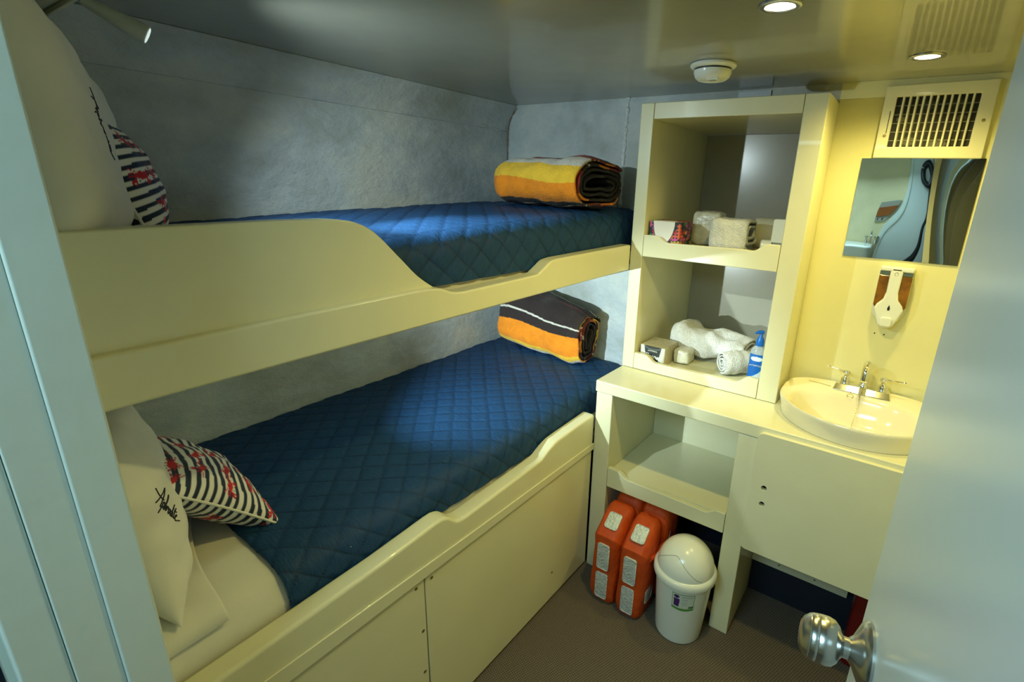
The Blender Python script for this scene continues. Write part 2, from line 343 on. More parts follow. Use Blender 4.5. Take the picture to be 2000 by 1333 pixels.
G().lathe([(.036, 0), (.034, .007), (.016, .016), (.0115, .026), (.026, .036), (.028, .045), (.022, .066), (0, .07)], kc2, -nrm, 32).o('door_knob', STEEL, door, smooth=35)
for z in (.3, 1.5):
    p = E_+dh*(dlen+.004); G().lathe([(.006, 0), (.006, .08)], (p.x, p.y, z), n=12).o('hinge', STEEL, door, smooth=35)

# ---------------------------------------------------------------- bunks
ub = thing('upper_bunk', 'cream painted upper bunk with curved guard board', 'bunk bed', (.4, 1.1, 1.17))
gb = [(.322, 1.215), (.322, 1.4045), (.45, 1.407), (.60, 1.4095), (.68, 1.409)]+[(p.x, p.y) for p in catmull([(.70, 1.408), (.74, 1.402), (.782, 1.381), (.837, 1.327), (.88, 1.284), (.925, 1.252), (.95, 1.240)], 5)]+[(.95, 1.215)]
G().plate([gb], 'x', .708, .738).o('guard_board', CREAM, ub, bevel=.005)
rl = [(.322, 1.168), (.322, 1.2455)]+[(.60, 1.252), (.86, 1.257)]+[(p.x, p.y) for p in catmull([(.89, 1.257), (.93, 1.252), (.967, 1.2385), (1.0, 1.235)], 4)]+[(1.15, 1.2375), (1.27, 1.240)]+[(p.x, p.y) for p in catmull([(1.285, 1.241), (1.315, 1.256), (1.345, 1.271), (1.38, 1.2755)], 4)]+[(1.60, 1.279), (C2-.001, 1.282), (C2-.001, 1.189), (1.2, 1.180), (.7, 1.173)]
G().plate([rl], 'x', .7085, .753).o('rail', CREAM, ub, bevel=.006)
G().box(.002, .707, .322, L-.002, 1.172, 1.196).o('base_board', CREAMD, ub)
G().box(.002, .03, .322, L-.002, 1.14, 1.172).o('wall_batten', CREAMD, ub)

lb = thing('lower_bunk', 'cream painted lower bunk with locker panels below', 'bunk bed', (.4, 1.0, 0))
rl = [(.322, .531), (.322, .640), (.51, .645), (.72, .652), (.88, .664)]+[(p.x, p.y) for p in catmull([(.90, .664), (.925, .655), (.955, .628), (.985, .622)], 4)]+[(1.15, .628), (1.30, .634)]+[(p.x, p.y) for p in catmull([(1.325, .636), (1.36, .652), (1.40, .664), (1.44, .667)], 4)]+[(1.55, .671), (C1-.001, .674), (C1-.001, .528)]
G().plate([rl], 'x', .704, .7545).o('rail', CREAM, lb, bevel=.009, seg=3)
G().plate([[(.322, .531), (C1-.001, .529), (C1-.001, .556), (1.0, .562), (.322, .578)]], 'x', .7546, .7595).o('bead_moulding', CREAM, lb, bevel=.003)
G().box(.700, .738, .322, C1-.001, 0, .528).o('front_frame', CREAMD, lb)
for y0, y1 in ((.33, .838), (.8425, C1-.004)):
    dr = G().plate([rrect(y0, y1, .012 if y0 < .5 else .012, .525, .004, 2)], 'x', .7385, .7515).o('locker_door', CREAM, lb, bevel=.002)
    pts = [(.813, .512), (.8265, .366), (.8245, .229)] if y0 < .5 else [(.862, .510), (1.406, .128)]
    for (y, z) in pts:
        G().lathe([(.0045, 0), (.0045, .0012), (.003, .002), (0, .002)], (.7512, y, z), (1, 0, 0), 12).o('screw', BRASS, dr, smooth=40)
sl = G().box(.7515, .7525, .835, .8375, .15, .40)
G().box(.01, .70, .322, L-.002, .50, .528).o('base_board', CREAMD, lb)
G().box(.7385, .742, .838, .8425, .012, .525).o('gap_strip', DARKM, lb)

# mattresses and quilts
def zl(y): return .722+.022*min(1, max(0, (y-.45)/1.5))+.006*noise.noise(Vector((y*3, 0, 1)))
def zu(y): return 1.346+.055*min(1, max(0, (y-.5)/1.35))+.004*noise.noise(Vector((y*3, 4, 1)))
def bed_sheet(name, y0, y1, zf, zb, xe, m, parent, off, pat=False, step=.005, sag=0.0, x0=.006, rnd=.05, xend=None):
    R = rnd; s_end = (xe-R)+R*PI/2
    ys = np.arange(y0, y1+1e-6, step); V = []; F = []; Cc = []
    ztop0 = zf((y0+y1)/2); S = np.arange(x0, s_end+(ztop0-R-zb), step)
    for y in ys:
        zt = zf(y)+off
        ed = min(1, (y-y0)/.04); ee = min(1, (y1-y)/.05)
        drop = (1-math.sqrt(max(0, 1-(1-ed)**2)))*.007+(1-math.sqrt(max(0, 1-(1-ee)**2)))*.012
        xe_y = xe if xend is None else xend(y)
        for s in S:
            crown = .010*math.sin(PI*min(1, max(0, s/xe)))
            if s < xe-R: x, z, n = s, zt+crown-drop, (0, 0, 1)
            elif s < s_end:
                q = (s-(xe-R))/R; x, z, n = xe-R+R*math.sin(q), zt-R+R*math.cos(q)-drop, (math.sin(q), 0, math.cos(q))
            else: x, z, n = xe, zt-R-(s-s_end)*((zt-R-zb)/max(.001, S[-1]-s_end)), (1, 0, 0)
            h = .0035*noise.noise(Vector((s*7, y*7, 3))); c = 1.0
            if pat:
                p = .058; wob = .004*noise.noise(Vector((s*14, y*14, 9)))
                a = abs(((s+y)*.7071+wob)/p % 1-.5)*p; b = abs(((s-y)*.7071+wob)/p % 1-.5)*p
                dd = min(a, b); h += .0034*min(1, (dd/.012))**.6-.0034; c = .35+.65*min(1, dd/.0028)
            V.append((x+xe_y-xe if s > xe-R else x*(xe_y/xe), y, z)); V[-1] = (V[-1][0]+n[0]*h, y, V[-1][2]+n[2]*h); Cc.append((c, c, c))
    nS = len(S)
    for j in range(len(ys)-1):
        for i in range(nS-1): a = j*nS+i; F.append((a, a+1, a+nS+1, a+nS))
    o = obj(name, V, F, m, parent, smooth=180, cols=Cc)
    return o
mu = thing('mattress', 'white mattress under the blue quilt of the upper bunk', 'mattress', (.35, 1.1, 1.196))
G().box(.004, .692, .325, L-.008, 1.197, 1.30).o('core', SHEET, mu, bevel=.03)
bed_sheet('fitted_sheet', .326, L-.006, zu, 1.22, .695, SHEET, mu, -.013, step=.016)
ml = thing('mattress', 'white mattress under the blue quilt of the lower bunk', 'mattress', (.35, 1.1, .53))
G().box(.004, .692, .325, L-.008, .5295, .66).o('core', SHEET, ml, bevel=.03)
bed_sheet('fitted_sheet', .326, L-.006, zl, .56, .695, SHEET, ml, -.013, step=.012, rnd=.06)
o = bed_sheet('quilt', .60, L-.004, zu, 1.246, .7065, QUILT, None, 0, True); tag(o, 'navy blue quilt spread over the upper bunk', 'quilt', 'navy quilts')
o = bed_sheet('quilt', .545, L+.0, zl, .632, .703, QUILT, None, .001, True, rnd=.06); tag(o, 'navy blue quilt spread over the lower bunk', 'quilt', 'navy quilts')
# folded top sheet with rounded corner on the lower bunk head end
V = []; F = []; nn = 26
for j in range(nn+1):
    for i in range(nn+1):
        u, v = i/nn, j/nn
        x = .34+.352*u; y = .335+(.11+.05*v*0+.075*(1-u)**2)*v
        z = zl(y)-.006+.010*math.sin(PI*min(1, max(0, x/.7)))+.006*v
        if x > .64: z -= (.06-math.sqrt(max(0, .06**2-(x-.64)**2)))
        V.append((x, y, z+.004*noise.noise(Vector((x*20, y*20, 2)))))
for j in range(nn):
    for i in range(nn): a = j*(nn+1)+i; F.append((a, a+1, a+nn+2, a+nn+1))
o = obj('folded_sheet', V, F, SHEET, None, smooth=180); tag(o, 'folded white top sheet at the head of the lower bunk', 'sheet')
sm = o.modifiers.new('solid', 'SOLIDIFY'); sm.thickness = .004; sm.offset = 1

# ---------------------------------------------------------------- pillows and cushions
def pillow_pt(c, aw, ah, an, hw, hh, ht, u, v, side, seed, wr=.006, p=2.6):
    fu = max(0, 1-abs(u)**p)**.5; fv = max(0, 1-abs(v)**p)**.5
    t = ht*fu*fv; pin = 1-.05*(1-abs(v)**2)*0
    k = 1+.05*(abs(u*v))**2
    q = c+aw*hw*u*k*(1-.06*(1-v*v))+ah*hh*v*k*(1-.07*(1-u*u))+an*side*t
    nz = noise.noise(Vector((u*2.2+seed, v*2.2, side*3.0)))*wr*2.2+noise.noise(Vector((u*6+seed, v*4+seed, side*3.0)))*wr
    return q+an*side*nz*min(1, t/ht*2.5)
def pillow(name, c, aw, ah, hw, hh, ht, m, parent, seed=0, n=60, colf=None, wr=.006, p=2.6):
    c = Vector(c); aw = Vector(aw).normalized(); ah = Vector(ah); ah = (ah-aw*ah.dot(aw)).normalized(); an = aw.cross(ah)
    if an.y < 0: an = -an
    V = []; F = []; Cc = []
    us = [math.sin(PI/2*(2*i/n-1)) for i in range(n+1)]
    for side in (1, -1):
        base = len(V)
        for v in us:
            for u in us:
                V.append(pillow_pt(c, aw, ah, an, hw, hh, ht, u, v, side, seed, wr, p))
                Cc.append(colf(u, v, side) if colf else (1, 1, 1))
        for j in range(n):
            for i in range(n): a = base+j*(n+1)+i; F.append((a, a+1, a+n+2, a+n+1) if side > 0 else (a, a+n+1, a+n+2, a+1))
    off = world_of(parent)
    me = bpy.data.meshes.new(name); me.from_pydata([tuple(v-off) for v in V], [], F)
    ca = me.color_attributes.new('col', 'FLOAT_COLOR', 'POINT'); cc = np.ones((len(V), 4), 'f'); cc[:, :3] = Cc; ca.data.foreach_set('color', cc.ravel())
    bm = bmesh.new(); bm.from_mesh(me); bmesh.ops.remove_doubles(bm, verts=bm.verts, dist=.0004); bmesh.ops.recalc_face_normals(bm, faces=bm.faces); bm.to_mesh(me); bm.free()
    me.polygons.foreach_set('use_smooth', [True]*len(me.polygons)); me.materials.append(m)
    o = bpy.data.objects.new(name, me); COL.objects.link(o); o.parent = parent
    return o, (c, aw, ah, an)
SCRIPT = [  # "Aphrodite" in handwriting strokes
    [(-.9, 1.05), (-.2, .85), (.5, .78), (1.25, .8)], [(-.1, -.1), (.35, .9), (.85, 1.75), (1.0, 1.7), (.95, .8), (.95, 0), (1.1, .05)],
    [(1.3, .6), (1.25, -.75)], [(1.25, .35), (1.5, .65), (1.72, .4), (1.5, .05), (1.28, .15), (1.75, .1)],
    [(1.85, .0), (2.15, 1.35), (2.02, 1.45), (1.9, .0), (2.15, .5), (2.3, .45), (2.3, .05), (2.5, .1)],
    [(2.5, .1), (2.6, .55), (2.72, .5), (2.9, .5), (2.95, .3)],
    [(3.2, .5), (3.0, .35), (3.1, .03), (3.35, .1), (3.35, .42), (3.2, .5), (3.5, .45)],
    [(3.85, .45), (3.6, .4), (3.6, .05), (3.85, .15), (4.2, 1.3), (3.9, .1), (4.1, .1)],
    [(4.15, .5), (4.15, .05), (4.4, .15)], [(4.2, .85), (4.24, .9)],
    [(4.6, 1.1), (4.5, .1), (4.75, .15)], [(4.35, .75), (4.9, .8)],
    [(4.85, .25), (5.1, .45), (4.95, .55), (4.85, .2), (5.0, .0), (5.4, .1), (6.0, .35)]]
from mathutils.bvhtree import BVHTree
def embroider(parent, cover, org, adv, up, ray, r=.0011):
    """stitch the script onto the bulging side of the pillow cover"""
    off = world_of(cover); me = cover.data
    bvh = BVHTree.FromPolygons([v.co+off for v in me.vertices], [tuple(p.vertices) for p in me.polygons])
    g = G(); org, adv, up, ray = Vector(org), Vector(adv), Vector(up), Vector(ray).normalized()
    for st in SCRIPT:
        run = []
        for q in catmull([(a, b, 0) for a, b in st], 8)+[None]:
            hit = bvh.ray_cast(org+adv*q.x+up*q.y, ray)[0] if q is not None else None
            if hit is not None: run.append(hit-ray*.0009)
            else:
                if len(run) > 2: g.tube(run, r, 6)
                run = []
    o = g.o('embroidered_name', THREAD, parent, smooth=180); o['label'] = 'black handwritten style embroidery'
# upper pillow
t = thing('pillow', 'white pillow with black script standing at the head of the upper bunk', 'pillow', (.42, .45, 1.36))
DU = (.298, .165, .058)
pu, fru = pillow('pillowcase', (.425, .436, 1.515), (-.93, .34, -.10), (-.06, -.06, 1), *DU, SHEET, t, seed=3, wr=.003, p=7.0)
embroider(t, pu, (1.0, .443, 1.580), (0, .0042, -.0145), (0, .0085, .0026), (-1, .02, 0))
# lower pillow
t = thing('pillow', 'white pillow with black script standing at the head of the lower bunk', 'pillow', (.36, .41, .74))
DL = (.312, .165, .080)
pl_, frl = pillow('pillowcase', (.352, .404, .893), (-.985, .17, 0), (.0, -.18, 1), *DL, SHEET, t, seed=9, wr=.007, p=3.0)
embroider(t, pl_, (1.0, .377, .942), (0, .0052, -.0142), (0, .0100, .0045), (-1, .055, 0), .0012)
# crab cushions
def crab_mask(x, y):
    """one crab, unit size, claws towards +y"""
    if (x/.52)**2+(y/.36)**2 < 1: return True
    for s in (-1, 1):
        if ((x-s*.62)/.2)**2+((y-.62)/.27)**2 < 1 and not (abs(x-s*.62) < .05 and y > .62): return True
        if abs((x-s*.5)-(y-.3)*s*.3) < .08 and .15 < y < .55: return True
        for k in range(3):
            a = -.15-.42*k; dx = s*x; yy = y-(-.05-.13*k)
            if .4 < dx < .95 and abs(yy-(dx-.4)*(.35-.35*k*1.3)) < .055: return True
    return False
RC = random.Random(5)
CR = []
for j in range(5):
    for i in range(5):
        CR.append((-.85+.42*i+(.2 if j % 2 else 0)+RC.uniform(-.06, .06), -.85+.42*j+RC.uniform(-.06, .06), RC.uniform(-.7, .7)+(PI if RC.random() < .3 else 0)))
def crab_col(u, v, side):
    for (cx, cy, a) in CR:
        x, y = u-cx, v-cy
        if abs(x) < .22 and abs(y) < .22:
            X = (x*math.cos(a)+y*math.sin(a))/.155; Y = (-x*math.sin(a)+y*math.cos(a))/.155
            for s in (-1, 1):
                d = math.hypot(X-s*.2, Y-.5)
                if d < .07: return (.02, .02, .03)
                if d < .14: return (.75, .75, .7)
            if crab_mask(X, Y): return (.55, .012, .02)
    return (.78, .77, .70) if (v*7.2+.10*math.sin(u*3)) % 1 < .5 else (.012, .022, .05)
def cushion(label, c, aw, ah, hw, hh, ht, seed, zbase):
    t = thing('cushion', label, 'cushion', (c[0], c[1], zbase), 'crab print cushions')
    o, fr = pillow('cover', c, aw, ah, hw, hh, ht, FABP, t, seed=seed, n=150, colf=crab_col, wr=.003, p=2.2)
    P = []
    for i in range(161):
        q = i/160*4; e = int(q) % 4; f = (q-int(q))*2-1
        u, v = [(f, -1), (1, f), (-f, 1), (-1, -f)][e]
        P.append(pillow_pt(fr[0], fr[1], fr[2], fr[3], hw, hh, ht, u, v, 1, seed, .003, 2.2))
    G().tube(P, .0028, 8).o('piping', SHEET, t, smooth=180)
cushion('striped crab cushion behind the pillow on the upper bunk', (.27, .538, 1.462), (-.95, .30, .0), (0, -.35, 1), .165, .125, .060, 2, 1.35)
cushion('striped crab cushion leaning on the pillow of the lower bunk', (.363, .527, .818), (-.99, .02, .02), (-.02, -.72, .70), .170, .130, .062, 6, .74)

# ---------------------------------------------------------------- blankets (rolled, with printed bands)
BR, OR_, YE, WH, RD, BK = (.028, .018, .016), (.95, .29, .01), (.96, .58, .04), (.72, .68, .58), (.28, .03, .025), (.012, .010, .012)
def bands(stops, s):
    for a, c in stops:
        if s < a: return c
    return stops[-1][1]
def roll(name, part, label, cat, c, ax, hgt, half_len, ry, rz, turns, gap, colf, m, start=0.0, dirn=1, nx=60, npath=800, wob=.008, seed=0, expo=3.0, group=None, shear=0, zbase=None, pinch=0, edge=None):
    """a cloth rolled/folded up: spiral sheet with flattened section, axis ax"""
    c = Vector(c); ax = Vector(ax).normalized(); up = Vector(hgt).normalized(); up = (up-ax*up.dot(ax)).normalized(); fr_ = ax.cross(up)
    if fr_.y > 0: fr_ = -fr_          # fr_ points to the camera side
    V = []; F = []; Cc = []; th = gap*.40
    path = []
    tot = turns*2*PI
    for k in range(4001):
        f = k/4000; q = start+dirn*f*tot; sh = gap*turns*f
        A, B = max(.004, ry-sh), max(.004, rz-sh)
        ct, st = math.cos(q), math.sin(q)
        x = A*math.copysign(abs(ct)**(2/expo), ct); z = B*math.copysign(abs(st)**(2/expo), st)
        path.append((x, z))
    fine = path; al = [0]
    for k in range(len(fine)-1): al.append(al[-1]+math.hypot(fine[k+1][0]-fine[k][0], fine[k+1][1]-fine[k][1]))
    tt = np.linspace(0, al[-1], npath+1); fx = np.interp(tt, al, [p[0] for p in fine]); fz = np.interp(tt, al, [p[1] for p in fine])
    path = list(zip(fx.tolist(), fz.tolist()))
    arc = [0]
    for k in range(npath): arc.append(arc[-1]+math.hypot(path[k+1][0]-path[k][0], path[k+1][1]-path[k][1]))
    for layer in (0, 1):
        for k in range(npath+1):
            a, b = path[max(k-1, 0)], path[min(k+1, npath)]
            tx, tz = b[0]-a[0], b[1]-a[1]; l = math.hypot(tx, tz) or 1; nxn, nz = tz/l*dirn, -tx/l*dirn
            for i in range(nx+1):
                h = (i/nx*2-1)
                he = 1-.10*max(0, abs(h)-.8)/.2*(1 if k < npath*.5 else .4)
                px, pz = path[k]
                wv = noise.noise(Vector((px*9+seed, pz*9, h*2.2)))*wob+noise.noise(Vector((px*25+seed, pz*25, h*4.5)))*wob*.3
                dep = (th if layer else 0)
                X = px*he-nxn*dep+wv*nxn; Z = pz*he-nz*dep+wv*nz
                hl = half_len+(.008*noise.noise(Vector((k*.05, seed, h))))
                Z += shear*h*(1 if Z > 0 else .0)*abs(Z)/rz
                p = c+ax*(h*hl)+fr_*X+up*Z
                V.append(p); Cc.append(colf(arc[k], h) if not layer else tuple(v*.85 for v in colf(arc[k]+.55, h)))
    n1 = nx+1; base = (npath+1)*n1
    for k in range(npath):
        for i in range(nx):
            a = k*n1+i; F.append((a, a+1, a+n1+1, a+n1)); F.append((base+a, base+a+n1, base+a+n1+1, base+a+1))
        for i in (0, nx):
            a = k*n1+i; F.append((a, a+n1, base+a+n1, base+a))
    for k in (0, npath):
        for i in range(nx): a = k*n1+i; F.append((a, a+1, base+a+1, base+a))
    zmin = min(v.z for v in V)
    if zbase is not None:
        for v in V: v.z += zbase-zmin
    t = thing(name, label, cat, (c.x, c.y, zbase if zbase is not None else c.z), group)
    o = obj(part, V, F, m, t, smooth=180, cols=Cc)
    return t, arc[-1]
# lower blanket: dark brown with white line over an orange band
def col_low(s, h):
    # starts at top (q=90deg), runs down the front
    s2 = s-.066-.014*math.sin(h*2.2)+.012*h
    return bands([(-.03, BR), (-.024, WH), (.0, BR), (.006, WH), (.062, BR), (.067, RD), (.175, BR), (.183, WH), (.225, BR), (.318, OR_), (.345, YE), (.40, WH), (.47, RD), (.52, BR), (.53, WH), (.60, BR), (.66, OR_), (.72, YE), (.76, RD), (.82, BR), (.83, WH), (.90, RD), (.96, OR_), (1.02, BR), (1.03, WH), (1.1, RD), (1.16, YE), (1.24, BR), (1.3, OR_), (1.4, RD), (1.42, WH), (9, BR)], s2)
roll('blanket', 'fleece', 'rolled fleece blanket with dark brown top on the lower bunk', 'blanket', (.335, 1.912, .88), (.985, -.04, -.03), (0, .12, 1), .225, .097, .135, 4.0, .020, col_low, FLEECE, start=PI*.82, dirn=-1, seed=1, expo=2.9, zbase=.748, shear=-.03, group='striped fleece blankets', wob=.014)
def col_up(s, h):
    s2 = s-.045-.010*math.sin(h*2.5)
    return bands([(.0, BR), (.006, WH), (.07, BR), (.165, RD), (.225, WH), (.290, YE), (.365, OR_), (.405, BR), (.412, WH), (.50, BR), (.56, RD), (.62, OR_), (.66, BR), (.667, WH), (.69, BR), (.697, WH), (.74, BR), (.80, RD), (.87, OR_), (.92, BR), (.93, WH), (.97, BR), (1.05, RD), (1.12, OR_), (1.2, BR), (9, BK)], s2)
roll('blanket', 'fleece', 'folded fleece blanket with orange and yellow bands on the upper bunk', 'blanket', (.476, 1.755, 1.48), (.985, -.10, 0), (0, 0, 1), .198, .160, .092, 4.1, .019, col_up, FLEECE, start=PI*.82, dirn=-1, seed=4, expo=2.5, zbase=1.398, group='striped fleece blankets', wob=.012)

# ---------------------------------------------------------------- reading lamps
def reading_lamp(label, A, B, mount, rl_=.0145):
    A, B, mount = Vector(A), Vector(B), Vector(mount); d = (B-A).normalized(); Ln = (B-A).length
    t = thing('reading_lamp', label, 'lamp', mount, 'bunk reading lamps')
    G().lathe([(.0065, 0), (.0095, Ln*.12), (.0135, Ln*.55), (rl_+.0012, Ln*.85), (rl_+.001, Ln-.001), (rl_-.001, Ln), (rl_-.002, Ln-.004), (0, Ln-.005)], A, d, 28).o('lamp_head', mat('lamp_satin', (.62, .66, .58), .38, .25), t, smooth=40)
    G().lathe([(rl_-.0035, 0), (0, .0005)], A+d*(Ln-.0045), d, 20).o('lens', LED, t)
    P = catmull([mount, mount+Vector((0, .03, .0)), A-d*.06+Vector((0, 0, .006)), A-d*.02, A], 14)
    G().tube(P, .0042, 10, [.0042+.0006*math.sin(i*2.2) for i in range(len(P))]).o('gooseneck', DARKM, t, smooth=50)
    G().lathe([(.022, 0), (.022, .008), (.017, .012), (.006, .014)], mount, (0, 1, 0), 24).o('wall_mount', STEEL, t, smooth=40)
reading_lamp('satin metal reading lamp on a gooseneck above the upper bunk pillow', (.388, .508, 1.744), (.42, .580, 1.704), (.33, .4485, 1.775))
reading_lamp('satin metal reading lamp on a gooseneck above the lower bunk pillow', (.40, .47, 1.115), tuple(LL-Vector((.004, .010, -.001))), (.36, .318, 1.12))
t = thing('overhead_box', 'cream painted box under the ceiling at the head of the upper bunk', 'cabinet', (.37, .38, 1.70))
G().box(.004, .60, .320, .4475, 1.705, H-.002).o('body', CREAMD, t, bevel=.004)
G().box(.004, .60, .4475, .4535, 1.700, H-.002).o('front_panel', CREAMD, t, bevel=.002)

# ---------------------------------------------------------------- tall shelf unit
su = thing('shelf_unit', 'tall cream built-in shelving beside the bunks', 'shelves', (1.04, 2.1, .811))
G().box(.752, .800, C2, 2.40, .812, 1.755).o('side_panel', CREAM, su, bevel=.003)
G().box(1.266, 1.3293, C2, 2.40, .812, 1.755).o('side_panel', CREAM, su, bevel=.003)
G().box(.801, 1.265, C2, 2.40, 1.704, 1.755).o('top_panel', CREAM, su, bevel=.003)
G().box(.801, 1.265, 2.385, 2.40, .812, 1.703).o('back_panel', mat('brown_cream_board', (.40, .37, .28), .22, noise_amt=.02), su)
def lip(x0, x1, zb, zt, dip, a, b, y, name, par, m=CREAM, th=.02, rise=.006):
    P = [(x0, zb), (x1, zb), (x1, zt+rise)]
    P += [(p.x, p.y) for p in catmull([(b+.055, zt+rise), (b+.03, zt+rise-.002), (b, dip+rise*.7), (b-.03, dip+rise*.6)], 4)]
    P += [(p.x, p.y) for p in catmull([(a+.03, dip), (a, dip+.001), (a-.03, zt-.002), (a-.055, zt)], 4)]
    P += [(x0, zt)]
    return G().plate([P], 'y', y, y+th).o(name, m, par, bevel=.0025)
G().box(.801, 1.265, C2+.02, 2.384, 1.246, 1.284).o('shelf', CREAM, su)
lip(.801, 1.265, 1.245, 1.322, 1.301, .885, 1.19, C2-.001, 'shelf_lip', su)
G().box(.801, 1.265, C2+.02, 2.384, .812, .832).o('shelf', CREAM, su)
lip(.801, 1.265, .813, .876, .852, .885, 1.195, C2-.001, 'shelf_lip', su)

# ---------------------------------------------------------------- vanity unit with open shelf
vu = thing('vanity_unit', 'cream built-in washstand with open shelf and cupboard', 'cabinet', (1.28, 1.85, 0))
XV = XR-.002
G().box(.756, .822, C1, 2.10, 0, .766).o('side_panel', CREAM, vu, bevel=.003)
G().box(1.270, 1.333, C1, 2.10, 0, .766).o('divider_panel', CREAM, vu, bevel=.003)
G().box(.823, 1.269, 2.055, 2.07, .395, .766).o('back_panel', CREAM, vu)
G().box(.823, 1.269, 2.085, 2.10, 0, .393).o('back_panel', NAVY, vu)['label'] = 'dark navy back panel'
G().box(.823, 1.269, C1+.02, 2.054, .41, .452).o('shelf', CREAM, vu)
lip(.823, 1.269, .393, .474, .452, .90, 1.205, C1-.001, 'shelf_lip', vu, rise=-.006)
G().box(1.334, XV, 1.92, 2.02, 0, .152).o('kick_panel', NAVY, vu)['label'] = 'dark navy plinth panel'
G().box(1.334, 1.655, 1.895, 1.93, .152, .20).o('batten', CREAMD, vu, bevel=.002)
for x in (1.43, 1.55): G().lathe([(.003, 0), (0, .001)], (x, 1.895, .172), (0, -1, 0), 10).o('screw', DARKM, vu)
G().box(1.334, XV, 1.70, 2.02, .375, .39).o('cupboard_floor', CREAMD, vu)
dr = G().plate([rrect(1.331, XV-.004, .383, .796, .018, 6), circ(1.3723, .6185, .0085), circ(1.3743, .5627, .0085)], 'y', 1.630, 1.648).o('cupboard_door', CREAM, vu, bevel=.0022)
dr['label'] = 'cream cupboard door with two finger holes'
G().box(1.34, 1.41, 1.690, 1.695, .53, .65).o('hole_backing', BLACK, vu)  # black plate closing the view through the two finger holes
# worktop
ow = G().plate([[(.752, C1-.003), (XV, C1-.003), (XV, L-.002), (1.3295, L-.002), (1.3295, 2.10), (.752, 2.10)], circ(1.557, 1.835, .185, 40, .15)], 'z', .767, .811).o('worktop', CREAM, None, bevel=.004)
tag(ow, 'cream painted worktop between shelves and washbasin', 'worktop')

# ---------------------------------------------------------------- washbasin
wb = thing('washbasin', 'cream ceramic washbasin set on the worktop', 'sink', (1.557, 1.85, .811))
def outline(q, k=1.0):
    cx, cy = 1.557, 1.862; ct, st = math.cos(q), math.sin(q)
    if st <= 0: x, y = .221*ct, .205*st
    else:
        x = .221*math.copysign(abs(ct)**.45, ct)*(1-.18*st**2.2); y = .162*st**.55
    return cx+x*k, cy+y*(k if st < 0 else 1)
def inner(q, k):
    ct, st = math.cos(q), math.sin(q)
    e = 1.0
    return 1.557+.182*k*math.copysign(abs(ct)**.9, ct), 1.812+(.128 if st > 0 else .137)*k*math.copysign(abs(st)**(.8 if st > 0 else 1), st)
n = 72; V = []; F = []
rings = [('o', .955, .812), ('o', .97, .826), ('o', .99, .852), ('o', 1.0, .862), ('o', .998, .868), ('o', .988, .871), ('i', 1.04, .8695), ('i', 1.0, .865), ('i', .955, .852), ('i', .90, .825), ('i', .80, .79), ('i', .62, .768), ('i', .35, .758), ('i', .12, .755)]
for kd, k, z in rings:
    for i in range(n):
        q = 2*PI*i/n; x, y = (outline if kd == 'o' else inner)(q, k); V.append((x, y, z+(.004 if (kd == 'o' and z > .85 and y > 1.95) else 0)))
for a in range(len(rings)-1):
    for i in range(n): j = (i+1) % n; F.append((a*n+i, a*n+j, (a+1)*n+j, (a+1)*n+i))
F.append(tuple(range((len(rings)-1)*n, len(rings)*n)))
obj('bowl', V, F, CER, wb, smooth=55)
G().lathe([(.020, 0), (.021, .002), (.014, .003), (.012, .001)], (1.557, 1.812, .7555), n=24).o('drain', CHROME, wb, smooth=40)
G().tube([(1.40, 1.975, .8745), (1.44, 1.972, .8745), (1.47, 1.968, .8735)], .0012, 6).o('hairline_mark', BRASS, wb)
# tap set
fa = thing('faucet', 'chrome two-handled tap at the back of the washbasin', 'faucet', (1.56, 1.985, .875))
g = G(); x0, x1, y0, y1 = 1.476, 1.640, 1.950, 2.005
g.add([(x0, y0, .872), (x1, y0, .872), (x1, y1, .872), (x0, y1, .872), (x0+.006, y0+.020, .890), (x1-.006, y0+.020, .890), (x1-.006, y1-.004, .889), (x0+.006, y1-.004, .889)], [(0, 1, 2, 3), (4, 5, 6, 7), (0, 1, 5, 4), (1, 2, 6, 5), (2, 3, 7, 6), (3, 0, 4, 7)])
g.o('base_plate', CHROME, fa, bevel=.0025, seg=3)
for x, e in ((1.506, (-.058, -.004, .010)), (1.612, (.058, -.004, .004))):
    h = G().lathe([(.0150, 0), (.0150, .004), (.0135, .006), (.0135, .016), (.012, .020), (.008, .023), (.0062, .026), (.0062, .030), (.009, .032), (.0115, .037), (.0115, .041), (.009, .045), (0, .047)], (x, 1.983, .888), n=24).o('handle', CHROME, fa, smooth=40)
    b = Vector((x, 1.983, .928)); e = Vector(e)
    G().tube([b, b+e*.3, b+e*.36, b+e*.45, b+e*.93, b+e*.95, b+e], .003, 10, [.003, .003, .0045, .0022, .0022, .0034, .003]).o('lever', CHROME, h, smooth=40)
G().lathe([(.016, 0), (.016, .006), (.013, .010), (.0115, .016)], (1.559, 1.985, .888), n=24).o('spout_collar', CHROME, fa, smooth=40)
P = catmull([(1.559, 1.987, .90), (1.559, 1.987, .935), (1.559, 1.980, .962), (1.559, 1.958, .974), (1.559, 1.935, .962), (1.559, 1.926, .940), (1.559, 1.924, .925)], 8)
G().tube(P, .011, 16, [.0105+.001*math.sin(i/len(P)*PI) for i in range(len(P))]).o('spout', CHROME, fa, smooth=50)
ch = thing('plug_chain', 'thin beaded plug chain with ring hanging into the washbasin', 'chain', (1.55, 1.94, .872))
P = catmull([(1.556, 1.951, .885), (1.556, 1.941, .872), (1.557, 1.925, .862), (1.555, 1.87, .80), (1.549, 1.82, .764)], 12)
g = G()
for p in P: g.sphere(p, .0016, 6)
g.tube(P, .0006, 5).o('chain', BRASS, ch)
rg = G(); rg.tube([(1.531+.009*math.cos(q), 1.934-.0045*math.sin(q), .866+.008*math.sin(q)) for q in np.linspace(0, 2*PI, 29)], .0009, 6); rg.tube([(1.531, 1.949, .884), (1.531, 1.938, .874)], .0007, 5)
